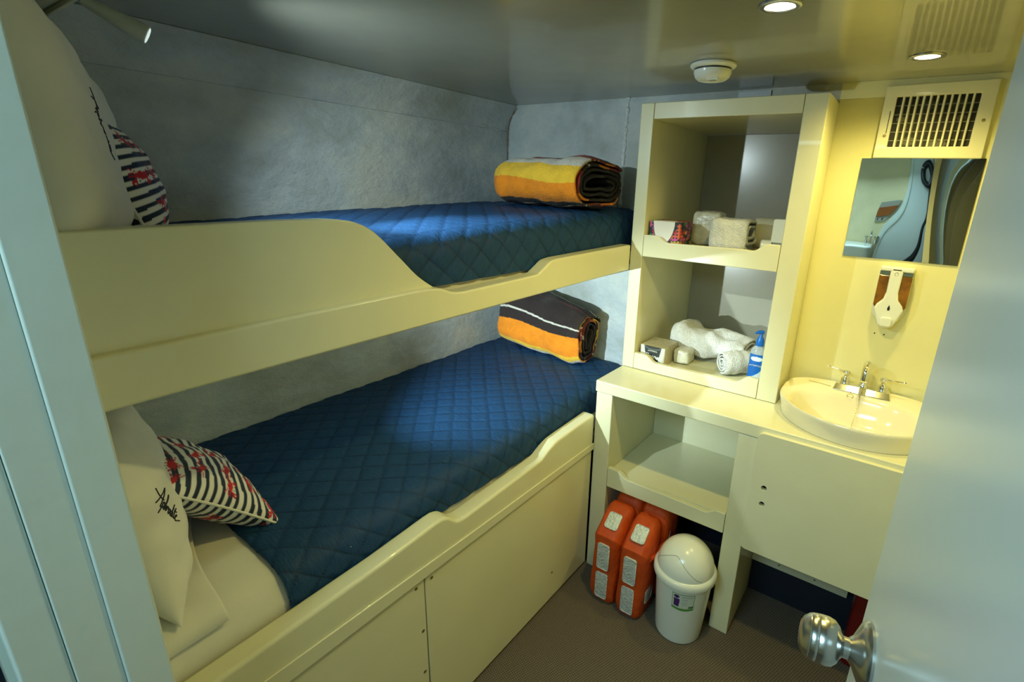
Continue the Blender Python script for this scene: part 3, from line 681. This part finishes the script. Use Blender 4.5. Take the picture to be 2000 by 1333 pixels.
rg.o('pull_ring', BRASS, ch, smooth=60)

# ---------------------------------------------------------------- soap dispenser, mirror, vent
sd = thing('soap_dispenser', 'white twin soap dispenser with amber chambers under the mirror', 'soap dispenser', (1.577, L, 1.18))
bd = [(1.533, 1.277), (1.536, 1.281), (1.620, 1.281), (1.623, 1.277), (1.623, 1.150), (1.618, 1.128), (1.605, 1.110), (1.600, 1.098), (1.590, 1.089), (1.566, 1.089), (1.556, 1.098), (1.551, 1.110), (1.538, 1.128), (1.533, 1.150)]
G().plate([bd], 'y', L-.012, L-.001).o('back_plate', WPL, sd, bevel=.003)
G().plate([[(1.561, 1.281), (1.595, 1.281), (1.594, 1.205), (1.598, 1.182), (1.612, 1.165), (1.617, 1.150), (1.606, 1.118), (1.598, 1.098), (1.588, 1.092), (1.568, 1.092), (1.558, 1.098), (1.550, 1.118), (1.539, 1.150), (1.544, 1.165), (1.558, 1.182), (1.562, 1.205)]], 'y', L-.042, L-.012).o('front_cover', WPL, sd, bevel=.006, seg=3)
G().box(1.535, 1.621, L-.042, L-.012, 1.268, 1.2815).o('lid', WPL, sd, bevel=.004)
AMB = mat('amber_soap', (.30, .12, .006), .12, noise_amt=.2, noise_scale=20, coat=.8, spec=.6)
AIRC = mat('smoky_plastic', (.16, .20, .17), .12, coat=.8)
for s in (-1, 1):
    P = [(1.578+s*.0435, 1.255), (1.578+s*.0435, 1.160), (1.578+s*.036, 1.152), (1.578+s*.026, 1.156), (1.578+s*.018, 1.176), (1.578+s*.0165, 1.20), (1.578+s*.0165, 1.255)]
    cb = G().plate([P], 'y', L-.036, L-.0125).o('soap_chamber', AMB, sd, bevel=.003); cb['label'] = 'see-through chamber of amber soap'
    G().plate([[(1.578+s*.0435, 1.268), (1.578+s*.0435, 1.2555), (1.578+s*.0165, 1.2555), (1.578+s*.0165, 1.268)]], 'y', L-.0355, L-.0125).o('chamber_top', AIRC, sd, bevel=.002)
G().plate([rrect(1.562, 1.594, 1.098, 1.128, .008)], 'y', L-.052, L-.0425).o('push_button', WPL, sd, bevel=.004, seg=3)
G().plate([[(1.578, 1.166), (1.5815, 1.156), (1.581, 1.150), (1.578, 1.148), (1.575, 1.150), (1.5745, 1.156)]], 'y', L-.0428, L-.0419).o('sight_hole', BLACK, sd)
G().tube([(1.578+.004*math.cos(q), L-.0425, 1.262+.005*math.sin(q)) for q in np.linspace(0, 2*PI, 17)], .0007, 5).o('emblem', STEEL, sd)
for x in (1.556, 1.582): G().lathe([(.0022, 0), (.0022, .0008), (0, .001)], (x, L, 1.062), (0, -1, 0), 10).o('wall_plug', DARKM, sd)
mi = thing('mirror', 'frameless polished mirror on the yellow wall under the vent', 'mirror', (1.57, L, 1.30))
n = 30; V = []; F = []
for j in range(n+1):
    for i in range(n+1):
        u, v = i/n, j/n
        x = 1.4215+.298*u; z = 1.299+.2945*v
        V.append((x, L-.004-.0010*math.sin(PI*u)*math.sin(PI*v)-.0004*math.sin(u*9+v*3), z))
for j in range(n):
    for i in range(n): a = j*(n+1)+i; F.append((a, a+1, a+n+2, a+n+1))
obj('reflective_sheet', V, F, mat('mirror_sheet', (.86, .88, .84), .012, 1, noise_amt=0), mi, smooth=180)
G().box(1.4215, 1.7195, L-.0035, L-.0005, 1.299, 1.5935).o('backing', STEEL, mi)

ve = thing('air_vent', 'cream wall vent grille with vertical slats above the mirror', 'vent', (1.577, L, 1.69))
G().plate([[(1.449, 1.594), (1.708, 1.593), (1.7055, 1.791), (1.449, 1.789)], [(1.480, 1.6245), (1.672, 1.6245), (1.672, 1.7585), (1.480, 1.7585)]], 'y', L-.016, L-.001).o('frame', CREAM, ve, bevel=.0025)
for i in range(11):
    x = 1.4965+i*.0160
    G().add([(x-.0022, L-.0145, 1.624), (x+.0022, L-.0145, 1.624), (x+.0045, L-.003, 1.624), (x+.0001, L-.003, 1.624)]+[(x-.0022, L-.0145, 1.759), (x+.0022, L-.0145, 1.759), (x+.0045, L-.003, 1.759), (x+.0001, L-.003, 1.759)], [(0, 1, 2, 3), (4, 5, 6, 7), (0, 1, 5, 4), (1, 2, 6, 5), (2, 3, 7, 6), (3, 0, 4, 7)]).o('slat', CREAM, ve)
G().box(1.480, 1.672, L-.0022, L-.0004, 1.624, 1.7585).o('duct_opening', mat('duct_dark', (.02, .02, .014), .6), ve)
for i in range(5):
    z = 1.641+i*.0235; G().box(1.480, 1.672, L-.0042, L-.0024, z, z+.0028).o('rear_fin', mat('fin_grey', (.22, .22, .16), .5), ve)
for k, (x, z, s, c_) in enumerate(((1.50, 1.70, .02, .14), (1.53, 1.64, .03, .10), (1.60, 1.632, .035, .13), (1.64, 1.70, .02, .09), (1.56, 1.735, .03, .07), (1.63, 1.735, .03, .05))):
    G().plate([circ(x, z, s*.6, 9, s*.4)], 'y', L-.0023, L-.00225+.0001).o('duct_lining', mat('lining', (c_, c_, c_*.75), .6), ve)
for x, z in ((1.4675, 1.655), (1.690, 1.690)):
    G().lathe([(.0042, 0), (.0042, .001), (.0025, .003), (0, .0032)], (x, L-.016, z), (0, -1, 0), 14).o('screw', BRASS, ve, smooth=40)
G().box(1.4695, 1.4712, L-.0168, L-.0158, 1.662, 1.722).o('lever_slot', BLACK, ve)

# ---------------------------------------------------------------- ceiling fittings
def downlight(label, x, y):
    t = thing('downlight', label, 'ceiling light', (x, y, H), 'recessed ceiling lights')
    G().lathe([(.026, -.001), (.027, -.004), (.032, -.0045), (.037, -.003), (.038, -.0005), (.026, -.0004)], (x, y, H), n=40).o('trim_ring', STEEL, t, smooth=50)
    G().lathe([(.0255, -.0022), (0, -.0024)], (x, y, H), n=32).o('lens', GLOW, t)
downlight('small recessed ceiling light at the top edge nearer the door', 1.3127, 1.2522)
downlight('small recessed ceiling light above the wall vent', 1.5385, 1.758)
sk = thing('smoke_detector', 'white round smoke detector on the ceiling in front of the shelves', 'smoke detector', (1.062, 1.635, H))
G().lathe([(.058, -.0005), (.0605, -.003), (.0605, -.007), (.056, -.0115), (.049, -.013)], (1.062, 1.635, H), n=48).o('base_ring', WPL, sk, smooth=40)
G().lathe([(.0485, -.0125), (.0485, -.0165), (.050, -.0168), (.0495, -.024), (.045, -.034), (.036, -.0405), (.02, -.043), (0, -.0435)], (1.062, 1.635, H), n=48).o('cover', WPL, sk, smooth=40)
G().lathe([(.0487, -.0115), (.0487, -.0168)], (1.062, 1.635, H), n=48).o('smoke_slot', BLACK, sk)
ctr = Vector((1.074, 1.611, H-.0405))
G().add([ctr+Vector((dx, dy, dz)) for dz in (.004, -.004) for dx, dy in ((-.016, -.011), (.016, -.008), (.013, .012), (-.013, .009))], [(0, 1, 2, 3), (4, 5, 6, 7), (0, 1, 5, 4), (1, 2, 6, 5), (2, 3, 7, 6), (3, 0, 4, 7)]).o('sounder_pad', WPL, sk, bevel=.002)
for i in range(4):
    for j in range(2):
        p = ctr+Vector((-.0075+i*.0045, -.003+j*.006, -.0042)); G().box(p.x-.0008, p.x+.0008, p.y-.0022, p.y+.0022, p.z-.0003, p.z+.0003).o('sound_slot', BLACK, sk)

# ---------------------------------------------------------------- things on the shelves
def colbox(name, x0, x1, y0, y1, z0, z1, faces_fn, parent, nx=60, nz=40):
    """box whose front (-y), right (+x) and top carry a print"""
    V = []; F = []; Cc = []
    def grid(P0, du, dv, nu, nv, fn):
        b = len(V)
        for j in range(nv+1):
            for i in range(nu+1):
                V.append(Vector(P0)+Vector(du)*(i/nu)+Vector(dv)*(j/nv)); Cc.append(fn(i/nu, j/nv))
        for j in range(nv):
            for i in range(nu): a = b+j*(nu+1)+i; F.append((a, a+1, a+nu+2, a+nu+1))
    X, Y, Z = x1-x0, y1-y0, z1-z0
    grid((x0, y0, z0), (X, 0, 0), (0, 0, Z), nx, nz, faces_fn['front'])
    grid((x1, y0, z0), (0, Y, 0), (0, 0, Z), nx, nz, faces_fn['side'])
    grid((x0, y0, z1), (X, 0, 0), (0, Y, 0), nx, nz, faces_fn['top'])
    grid((x0, y1, z0), (X, 0, 0), (0, 0, Z), 1, 1, faces_fn['side'])
    grid((x0, y0, z0), (0, Y, 0), (0, 0, Z), 1, 1, faces_fn['side'])
    grid((x0, y0, z0), (X, 0, 0), (0, Y, 0), 1, 1, faces_fn['side'])
    return obj(name, V, F, PRINT, parent, cols=Cc)
RB = random.Random(11)
blobs = [(RB.random(), RB.random(), RB.uniform(.05, .13), RB.uniform(.05, .16), RB.choice([(.55, .08, .30), (.70, .12, .03), (.05, .25, .06), (.35, .05, .35), (.6, .35, .05), (.5, .02, .03)])) for _ in range(34)]
def floral(u, v):
    c = (.012, .012, .014)
    for bx, by, a, b, k in blobs:
        if ((u-bx)/a)**2+((v-by)/b)**2 < 1: c = k if (math.sin(u*60)+math.sin(v*47)) > -.8 else (.02, .02, .02)
    return c
def tis_front(u, v):
    d = ((u-.47)/.37)**2+((v-1.02)/.95)**2
    if d < .90: return (.80, .78, .70)
    if d < 1.0: return (.015, .02, .02)
    return floral(u, v)
def tis_top(u, v):
    if ((u-.47)/.40)**2+(v/.6)**2 < 1: return (.74, .72, .62)
    return floral(u, v*.7)
tb = thing('tissue_box', 'black floral tissue box with white tear panel on the middle shelf', 'tissue box', (.86, 1.92, 1.284), 'tissue boxes')
colbox('carton', .808, .923, 1.872, 1.985, 1.285, 1.372, dict(front=tis_front, side=lambda u, v: tuple(c*.9 for c in floral(1-u, v)), top=tis_top), tb, 90, 70)
def beige_fl(u, v):
    k = .5+.5*math.sin(u*37+3*math.sin(v*21))*math.sin(v*33+2*math.sin(u*17)); return (.42+.18*k, .38+.17*k, .25+.13*k)
def kl_front(u, v):
    d = ((u-.50)/.36)**2+((v-.97)/.17)**2
    if d < 1 and ((u-.50)/.31)**2+((v-.97)/.11)**2 > 1: return (.10, .12, .10)
    if d < 1: return (.02, .022, .02)
    if abs(u-.5) < .36-.14*(1-v)**1 and v < .97: return (.015, .022, .020)
    if abs(u-.5) < .5-.10*(1-v): return (.62, .64, .54)
    return beige_fl(u, v)
kb = thing('tissue_box', 'beige tissue box with black panel and white script on the lower shelf', 'tissue box', (.86, 1.92, .833), 'tissue boxes')
colbox('carton', .812, .912, 1.875, 2.0, .833, .905, dict(front=kl_front, side=beige_fl, top=beige_fl), kb, 90, 60)
text('brand_lettering', 'Kleenex', .0235, (.862, 1.8742, .865), (1, 0, -.10), (.0, 0, 1), WPL, kb, shear=.35, bold=.0006)
text('small_lettering', 'ANTIVIRAL', .008, (.862, 1.8742, .886), (1, 0, 0), (0, 0, 1), WPL, kb)
def wh(s, h): return (1, 1, 1)
# middle shelf towels
t, _ = roll('towel', 'terry_cloth', 'folded white towel standing at the middle shelf front', 'towel', (1.082, 1.965, 1.35), (1, .03, 0), (0, 0, 1), .062, .085, .058, 2.2, .020, wh, TOWEL, start=-PI*.45, seed=8, expo=5.5, nx=26, npath=240, wob=.004, zbase=1.285, group='white towels')
def packet(label, c, hx, hy, hz, seed, m, part='wrapper', name='wrapped_paper', cat='paper pack'):
    t = thing(name, label, cat, (c[0], c[1], c[2]-hz))
    V = []; F = []; n = 22
    for j in range(n+1):
        for i in range(2*n):
            a = 2*PI*i/(2*n); b = PI*(j/n-.5)
            f = lambda q, e: math.copysign(abs(q)**e, q)
            x = f(math.cos(b), .35)*f(math.cos(a), .35); y = f(math.cos(b), .35)*f(math.sin(a), .35); z = f(math.sin(b), .35)
            k = 1+.07*noise.noise(Vector((x*2.5+seed, y*2.5, z*2.5)))
            V.append((c[0]+hx*x*k, c[1]+hy*y*k, max(c[2]+hz*z*k, c[2]-hz)))
    for j in range(n):
        for i in range(2*n): k = (i+1) % (2*n); F.append((j*2*n+i, j*2*n+k, (j+1)*2*n+k, (j+1)*2*n+i))
    obj(part, V, F, m, t, smooth=50)
    return t
packet('pale wrapped paper pack behind the floral tissue box', (.955, 2.08, 1.347), .055, .05, .061, 3, PLASTICBAG)
t = thing('paper_roll', 'cream toilet roll lying behind the towel on the middle shelf', 'paper roll', (1.17, 2.13, 1.285))
G().lathe([(.014, -.052), (.014, .052), (.052, .055), (.0535, .05), (.0535, -.05), (.052, -.055), (.014, -.052)], (1.165, 2.14, 1.340), (1, .15, 0), 40).o('paper', mat('toilet_paper', (.70, .66, .48), .9, bump=.2, bump_scale=60), t, smooth=40)
t = thing('air_freshener', 'white plug-in air freshener at the right end of the middle shelf', 'air freshener', (1.225, 1.94, 1.284))
G().lathe([(.020, 0), (.021, .004), (.021, .03), (.016, .034), (0, .034)], (1.215, 1.945, 1.312), (-1, -.2, 0), 24).o('dial', WPL, t, smooth=40)
G().plate([rrect(1.213, 1.256, 1.325, 1.402, .008)], 'y', 1.935, 1.975).o('housing', WPL, t, bevel=.004)
G().plate([rrect(1.217, 1.252, 1.285, 1.3245, .004)], 'y', 1.937, 1.973).o('glass_bottle', mat('clear_glass_look', (.35, .38, .30), .08, coat=1, bump=.5, bump_scale=90), t, bevel=.003)
G().box(1.19, 1.20, 1.938, 1.94, 1.300, 1.307).o('rating_mark', BLACK, t)
# lower shelf
t, _ = roll('towel', 'terry_cloth', 'large folded white towel lying at the back of the lower shelf', 'towel', (1.02, 2.10, .89), (.97, -.10, 0), (0, 0, 1), .150, .095, .058, 2.3, .022, wh, TOWEL, start=-PI*.5, seed=21, expo=2.6, nx=36, npath=200, wob=.022, zbase=.833, group='white towels', shear=-.018)
t, _ = roll('towel', 'terry_cloth', 'white towel rolled up beside the blue gel bottle', 'towel', (1.150, 1.985, .885), (.66, .75, 0), (0, 0, 1), .062, .046, .046, 3.4, .011, wh, TOWEL, start=-PI*.5, seed=14, expo=2.0, nx=24, npath=240, wob=.005, zbase=.833, group='white towels')
packet('crumpled clear bag behind the beige tissue box', (.948, 1.985, .862), .032, .04, .028, 9, PLASTICBAG, 'bag', 'plastic_bag', 'plastic bag')
gl = thing('gel_bottle', 'clear hand gel pump bottle with blue label and pump', 'bottle', (1.232, 1.945, .833))
def ell(c, rx, ry, z, n=28): return [(c[0]+rx*math.cos(2*PI*i/n), c[1]+ry*math.sin(2*PI*i/n), z) for i in range(n)]
def loft(rings):
    n = len(rings[0]); V = [p for r_ in rings for p in r_]; F = []
    for k in range(len(rings)-1):
        for i in range(n): j = (i+1) % n; F.append((k*n+i, k*n+j, (k+1)*n+j, (k+1)*n+i))
    F.append(tuple(range(n))); F.append(tuple(range((len(rings)-1)*n, len(rings)*n))); return V, F
cc = (1.230, 1.945)
V, F = loft([ell(cc, .024, .015, .833), ell(cc, .0265, .017, .838), ell(cc, .0265, .017, .945), ell(cc, .024, .0155, .957), ell(cc, .014, .011, .968), ell(cc, .011, .011, .972)])
obj('bottle_body', V, F, mat('gel_clear', (.60, .66, .66), .08, coat=1, trans=.3, noise_amt=.1, noise_scale=60), gl, smooth=50)
BLUE = mat('blue_plastic', (.005, .13, .50), .3)
V, F = loft([ell(cc, .013, .013, .970), ell(cc, .0135, .0135, .985), ell(cc, .011, .011, .996), ell(cc, .006, .006, 1.003), ell(cc, .005, .005, 1.014)])
obj('collar', V, F, BLUE, gl, smooth=50)
G().tube([(1.236, 1.950, 1.018), (1.228, 1.944, 1.019), (1.222, 1.938, 1.019), (1.213, 1.930, 1.015)], .006, 10, [.0065, .007, .0055, .0035]).o('pump_head', BLUE, gl, smooth=50)
V = []; F = []; Cc = []; nu, nv = 50, 70
for j in range(nv+1):
    for i in range(nu+1):
        u, v = i/nu, j/nv; q = PI*1.08+u*PI*.84
        V.append((cc[0]+.0270*math.cos(q), cc[1]+.0175*math.sin(q), .845+.095*v))
        c = (.005, .12, .46)
        if ((u-.5)/.32)**2+((v-.83)/.085)**2 < 1: c = (.70, .78, .80)
        e = (u*1.0+.05)**1.7*.5
        if v < e: c = (.62, .68, .66)
        elif v < e+.015: c = (.35, .6, .8)
        elif v < e+.035: c = (.01, .2, .6)
        Cc.append(c)
for j in range(nv):
    for i in range(nu): a = j*(nu+1)+i; F.append((a, a+1, a+nu+2, a+nu+1))
obj('label', V, F, PRINT, gl, smooth=180, cols=Cc)
text('label_lettering', 'ANTISEPTICO', .0068, (1.230, 1.9268, .900), (1, 0, 0), (0, 0, 1), WPL, gl)

# ---------------------------------------------------------------- floor items
def bin_():
    c = (1.180, 1.583, 0)
    t = thing('pedal_bin', 'white plastic swing-lid waste bin on the carpet', 'waste bin', (c[0], c[1], 0))
    t.name = 'waste_bin'
    G().lathe([(.072, 0), (.078, .004), (.080, .02), (.094, .225), (.096, .246)], c, n=56).o('bucket', WPL, t, smooth=35)
    G().lathe([(.098, .236), (.103, .238), (.1055, .246), (.1045, .260), (.100, .267), (.092, .270)], c, n=56).o('rim', WPL, t, smooth=50)
    prof = [(.0945*math.cos(a), .268+.098*math.sin(a)) for a in np.linspace(0, PI/2, 18)]
    G().lathe(prof, c, n=56).o('dome_lid', WPL, t, smooth=50)
    # swing flap outline on the dome
    P = []
    for q, e in ((-2.75, .05), (-2.55, .30), (-2.30, .52), (-2.0, .72), (-1.72, .80), (-1.45, .66), (-1.15, .42), (-.85, .18), (-.6, .05)):
        r_ = .0948*math.cos(e); P.append((c[0]+r_*math.cos(q), c[1]+r_*math.sin(q), .268+.0984*math.sin(e)))
    G().tube(catmull(P, 6), .0007, 5).o('flap_seam', mat('seam_grey', (.35, .36, .30), .5), t)
    V = []; F = []; Cc = []; nu, nv = 60, 40
    for j in range(nv+1):
        for i in range(nu+1):
            u, v = i/nu, j/nv; q = -1.60+u*.80; z = .160+.064*v-.006*math.sin(PI*u)*(1-v); r_ = .080+.014*(z-.02)/.215+.0008
            V.append((c[0]+r_*math.cos(q), c[1]+r_*math.sin(q), z))
            col = (.62, .66, .55)
            if u < .03 or u > .97 or v > .95 or v < .13: col = (.10, .30, .04)
            elif ((u-.2)/.12)**2+((v-.82)/.10)**2 < 1 or (abs(u-.21) < .135-.02*(1-v) and .2 < v < .68): col = (.07, .02, .14)
            elif .42 < u < .92 and .80 < v < .86: col = (.35, .40, .34)
            elif .42 < u < .70 and v > .3 and (v*9) % 1 < .35 and v < .72: col = (.40, .44, .38)
            elif u > .75 and .17 < v < .30: col = (.08, .18, .08)
            Cc.append(col)
    for j in range(nv):
        for i in range(nu): a = j*(nu+1)+i; F.append((a, a+1, a+nu+2, a+nu+1))
    obj('product_sticker', V, F, PRINT, t, smooth=180, cols=Cc)['label'] = 'green edged sticker with purple bin picture'
bin_()
def jacket(label, x0, x1, dy, seed):
    t = thing('life_jacket', label, 'life jacket', ((x0+x1)/2, 1.6+dy, 0), 'orange life jackets')
    def slab(name, P, xa, xb, parent=t):
        # rounded padded slab: outline in (y,z), soft edges
        P = catmull([(p[0]+dy, p[1], 0) for p in P], 7, closed=True); n = len(P); cy = sum(p.x for p in P)/n; cz = sum(p.y for p in P)/n
        V = []; F = []; K = 9
        for k in range(K+1):
            u = k/K*2-1; sh = .016*(1-max(0, 1-abs(u)**5)**.5)
            for p in P:
                d = Vector((p.x-cy, p.y-cz)); l = d.length; d = d*(1-sh/l)
                nz = noise.noise(Vector((d.x*14+seed, d.y*14, u*1.3)))*.006
                V.append((xa+(xb-xa)*(u+1)/2+.003*noise.noise(Vector((d.x*20, d.y*20, u+seed))), cy+d.x*(1+nz/l), max(.003, cz+d.y*(1+nz/l))))
        # side caps with a soft inner ring
        for k in range(K):
            for i in range(n): j = (i+1) % n; F.append((k*n+i, k*n+j, (k+1)*n+j, (k+1)*n+i))
        for k, sg in ((0, -1), (K, 1)):
            prev = [k*n+i for i in range(n)]
            for m_, out in ((.7, .006), (.35, .009)):
                b = len(V)
                for i in range(n):
                    q = Vector(V[k*n+i]); c_ = Vector((q.x, cy, cz)); V.append(tuple(c_+(q-c_)*m_+Vector((sg*out, 0, 0))))
                cur = list(range(b, b+n))
                for i in range(n): j = (i+1) % n; F.append((prev[i], prev[j], cur[j], cur[i]))
                prev = cur
            F.append(tuple(prev))
        return obj(name, V, F, ORANGE, parent, smooth=40)
    slab('front_pad', [(1.520, .0), (1.512, .15), (1.514, .268), (1.528, .293), (1.60, .345), (1.635, .357), (1.655, .33), (1.648, .18), (1.645, .0)], x0, x1)
    slab('back_pad', [(1.668, .0), (1.664, .18), (1.665, .335), (1.70, .372), (1.76, .375), (1.79, .34), (1.80, .18), (1.79, .0)], x0+.004, x1+.012)
    # reflective patches on the front
    g = G()
    def patch(c0, ux, uy, hw, hh, part=t):
        ux = Vector(ux).normalized(); uy = Vector(uy).normalized(); nn_ = ux.cross(uy); c0 = Vector(c0)
        out = rrect(-hw, hw, -hh, hh, min(hw, hh)*.35, 4); V = []
        for s_, kk in ((-.004, 1), (.0015, 1), (.0024, .86)):
            for a, b in out: V.append(c0+ux*a*kk+uy*b*kk+nn_*s_)
        n = len(out); F = [tuple(range(2*n, 3*n))]
        for r_ in range(2):
            for i in range(n): j = (i+1) % n; F.append((r_*n+i, r_*n+j, (r_+1)*n+j, (r_+1)*n+i))
        o = obj('reflective_patch', V, F, REFL, part, smooth=50); o['label'] = 'silver reflective patch'
        P_ = [c0+ux*a+uy*b+nn_*.002 for a, b in out]; P_.append(P_[0])
        G().tube(P_, .0014, 5).o('piping', REFL, o, smooth=180)
    xm = (x0+x1)/2
    patch((xm, 1.5090+dy, .078), (1, 0, 0), (0, 0, 1), .0235, .054)
    patch((xm, 1.5095+dy, .204), (1, 0, 0), (0, 0, 1), .0235, .053)
    patch((xm+.004, 1.563+dy, .3255), (1, 0, 0), (0, .80, .60), .025, .030)
    patch((x1+.005, 1.575+dy, .085), (0, 1, 0), (0, 0, 1), .028, .028)
    patch((x1+.0165, 1.725+dy, .27), (0, 1, 0), (0, .15, 1), .030, .022)
    G().tube(catmull([(x1+.004, 1.56+dy, .245), (x1+.012, 1.62+dy, .235), (x1+.01, 1.66+dy, .24), (x1+.018, 1.72+dy, .22)]), .010, 8).o('strap', ORANGE, t, smooth=60)
jacket('orange life jacket standing left, against the cabinet side', .856, .950, 0, 1)
jacket('orange life jacket standing right, beside the white waste bin', .968, 1.058, -.006, 5)
rb = thing('red_bag', 'dark red bag with a thin white cord under the washbasin cupboard', 'bag', (1.75, 1.83, 0))
G().plate([rrect(1.672, 1.815, .002, .34, .02)], 'y', 1.76, 1.885).o('body', RED, rb, bevel=.012, seg=3)
G().tube(catmull([(1.655, 1.80, .10), (1.672, 1.757, .105), (1.70, 1.755, .11), (1.76, 1.756, .10), (1.81, 1.757, .12)]), .0018, 6).o('cord', WPL, rb)
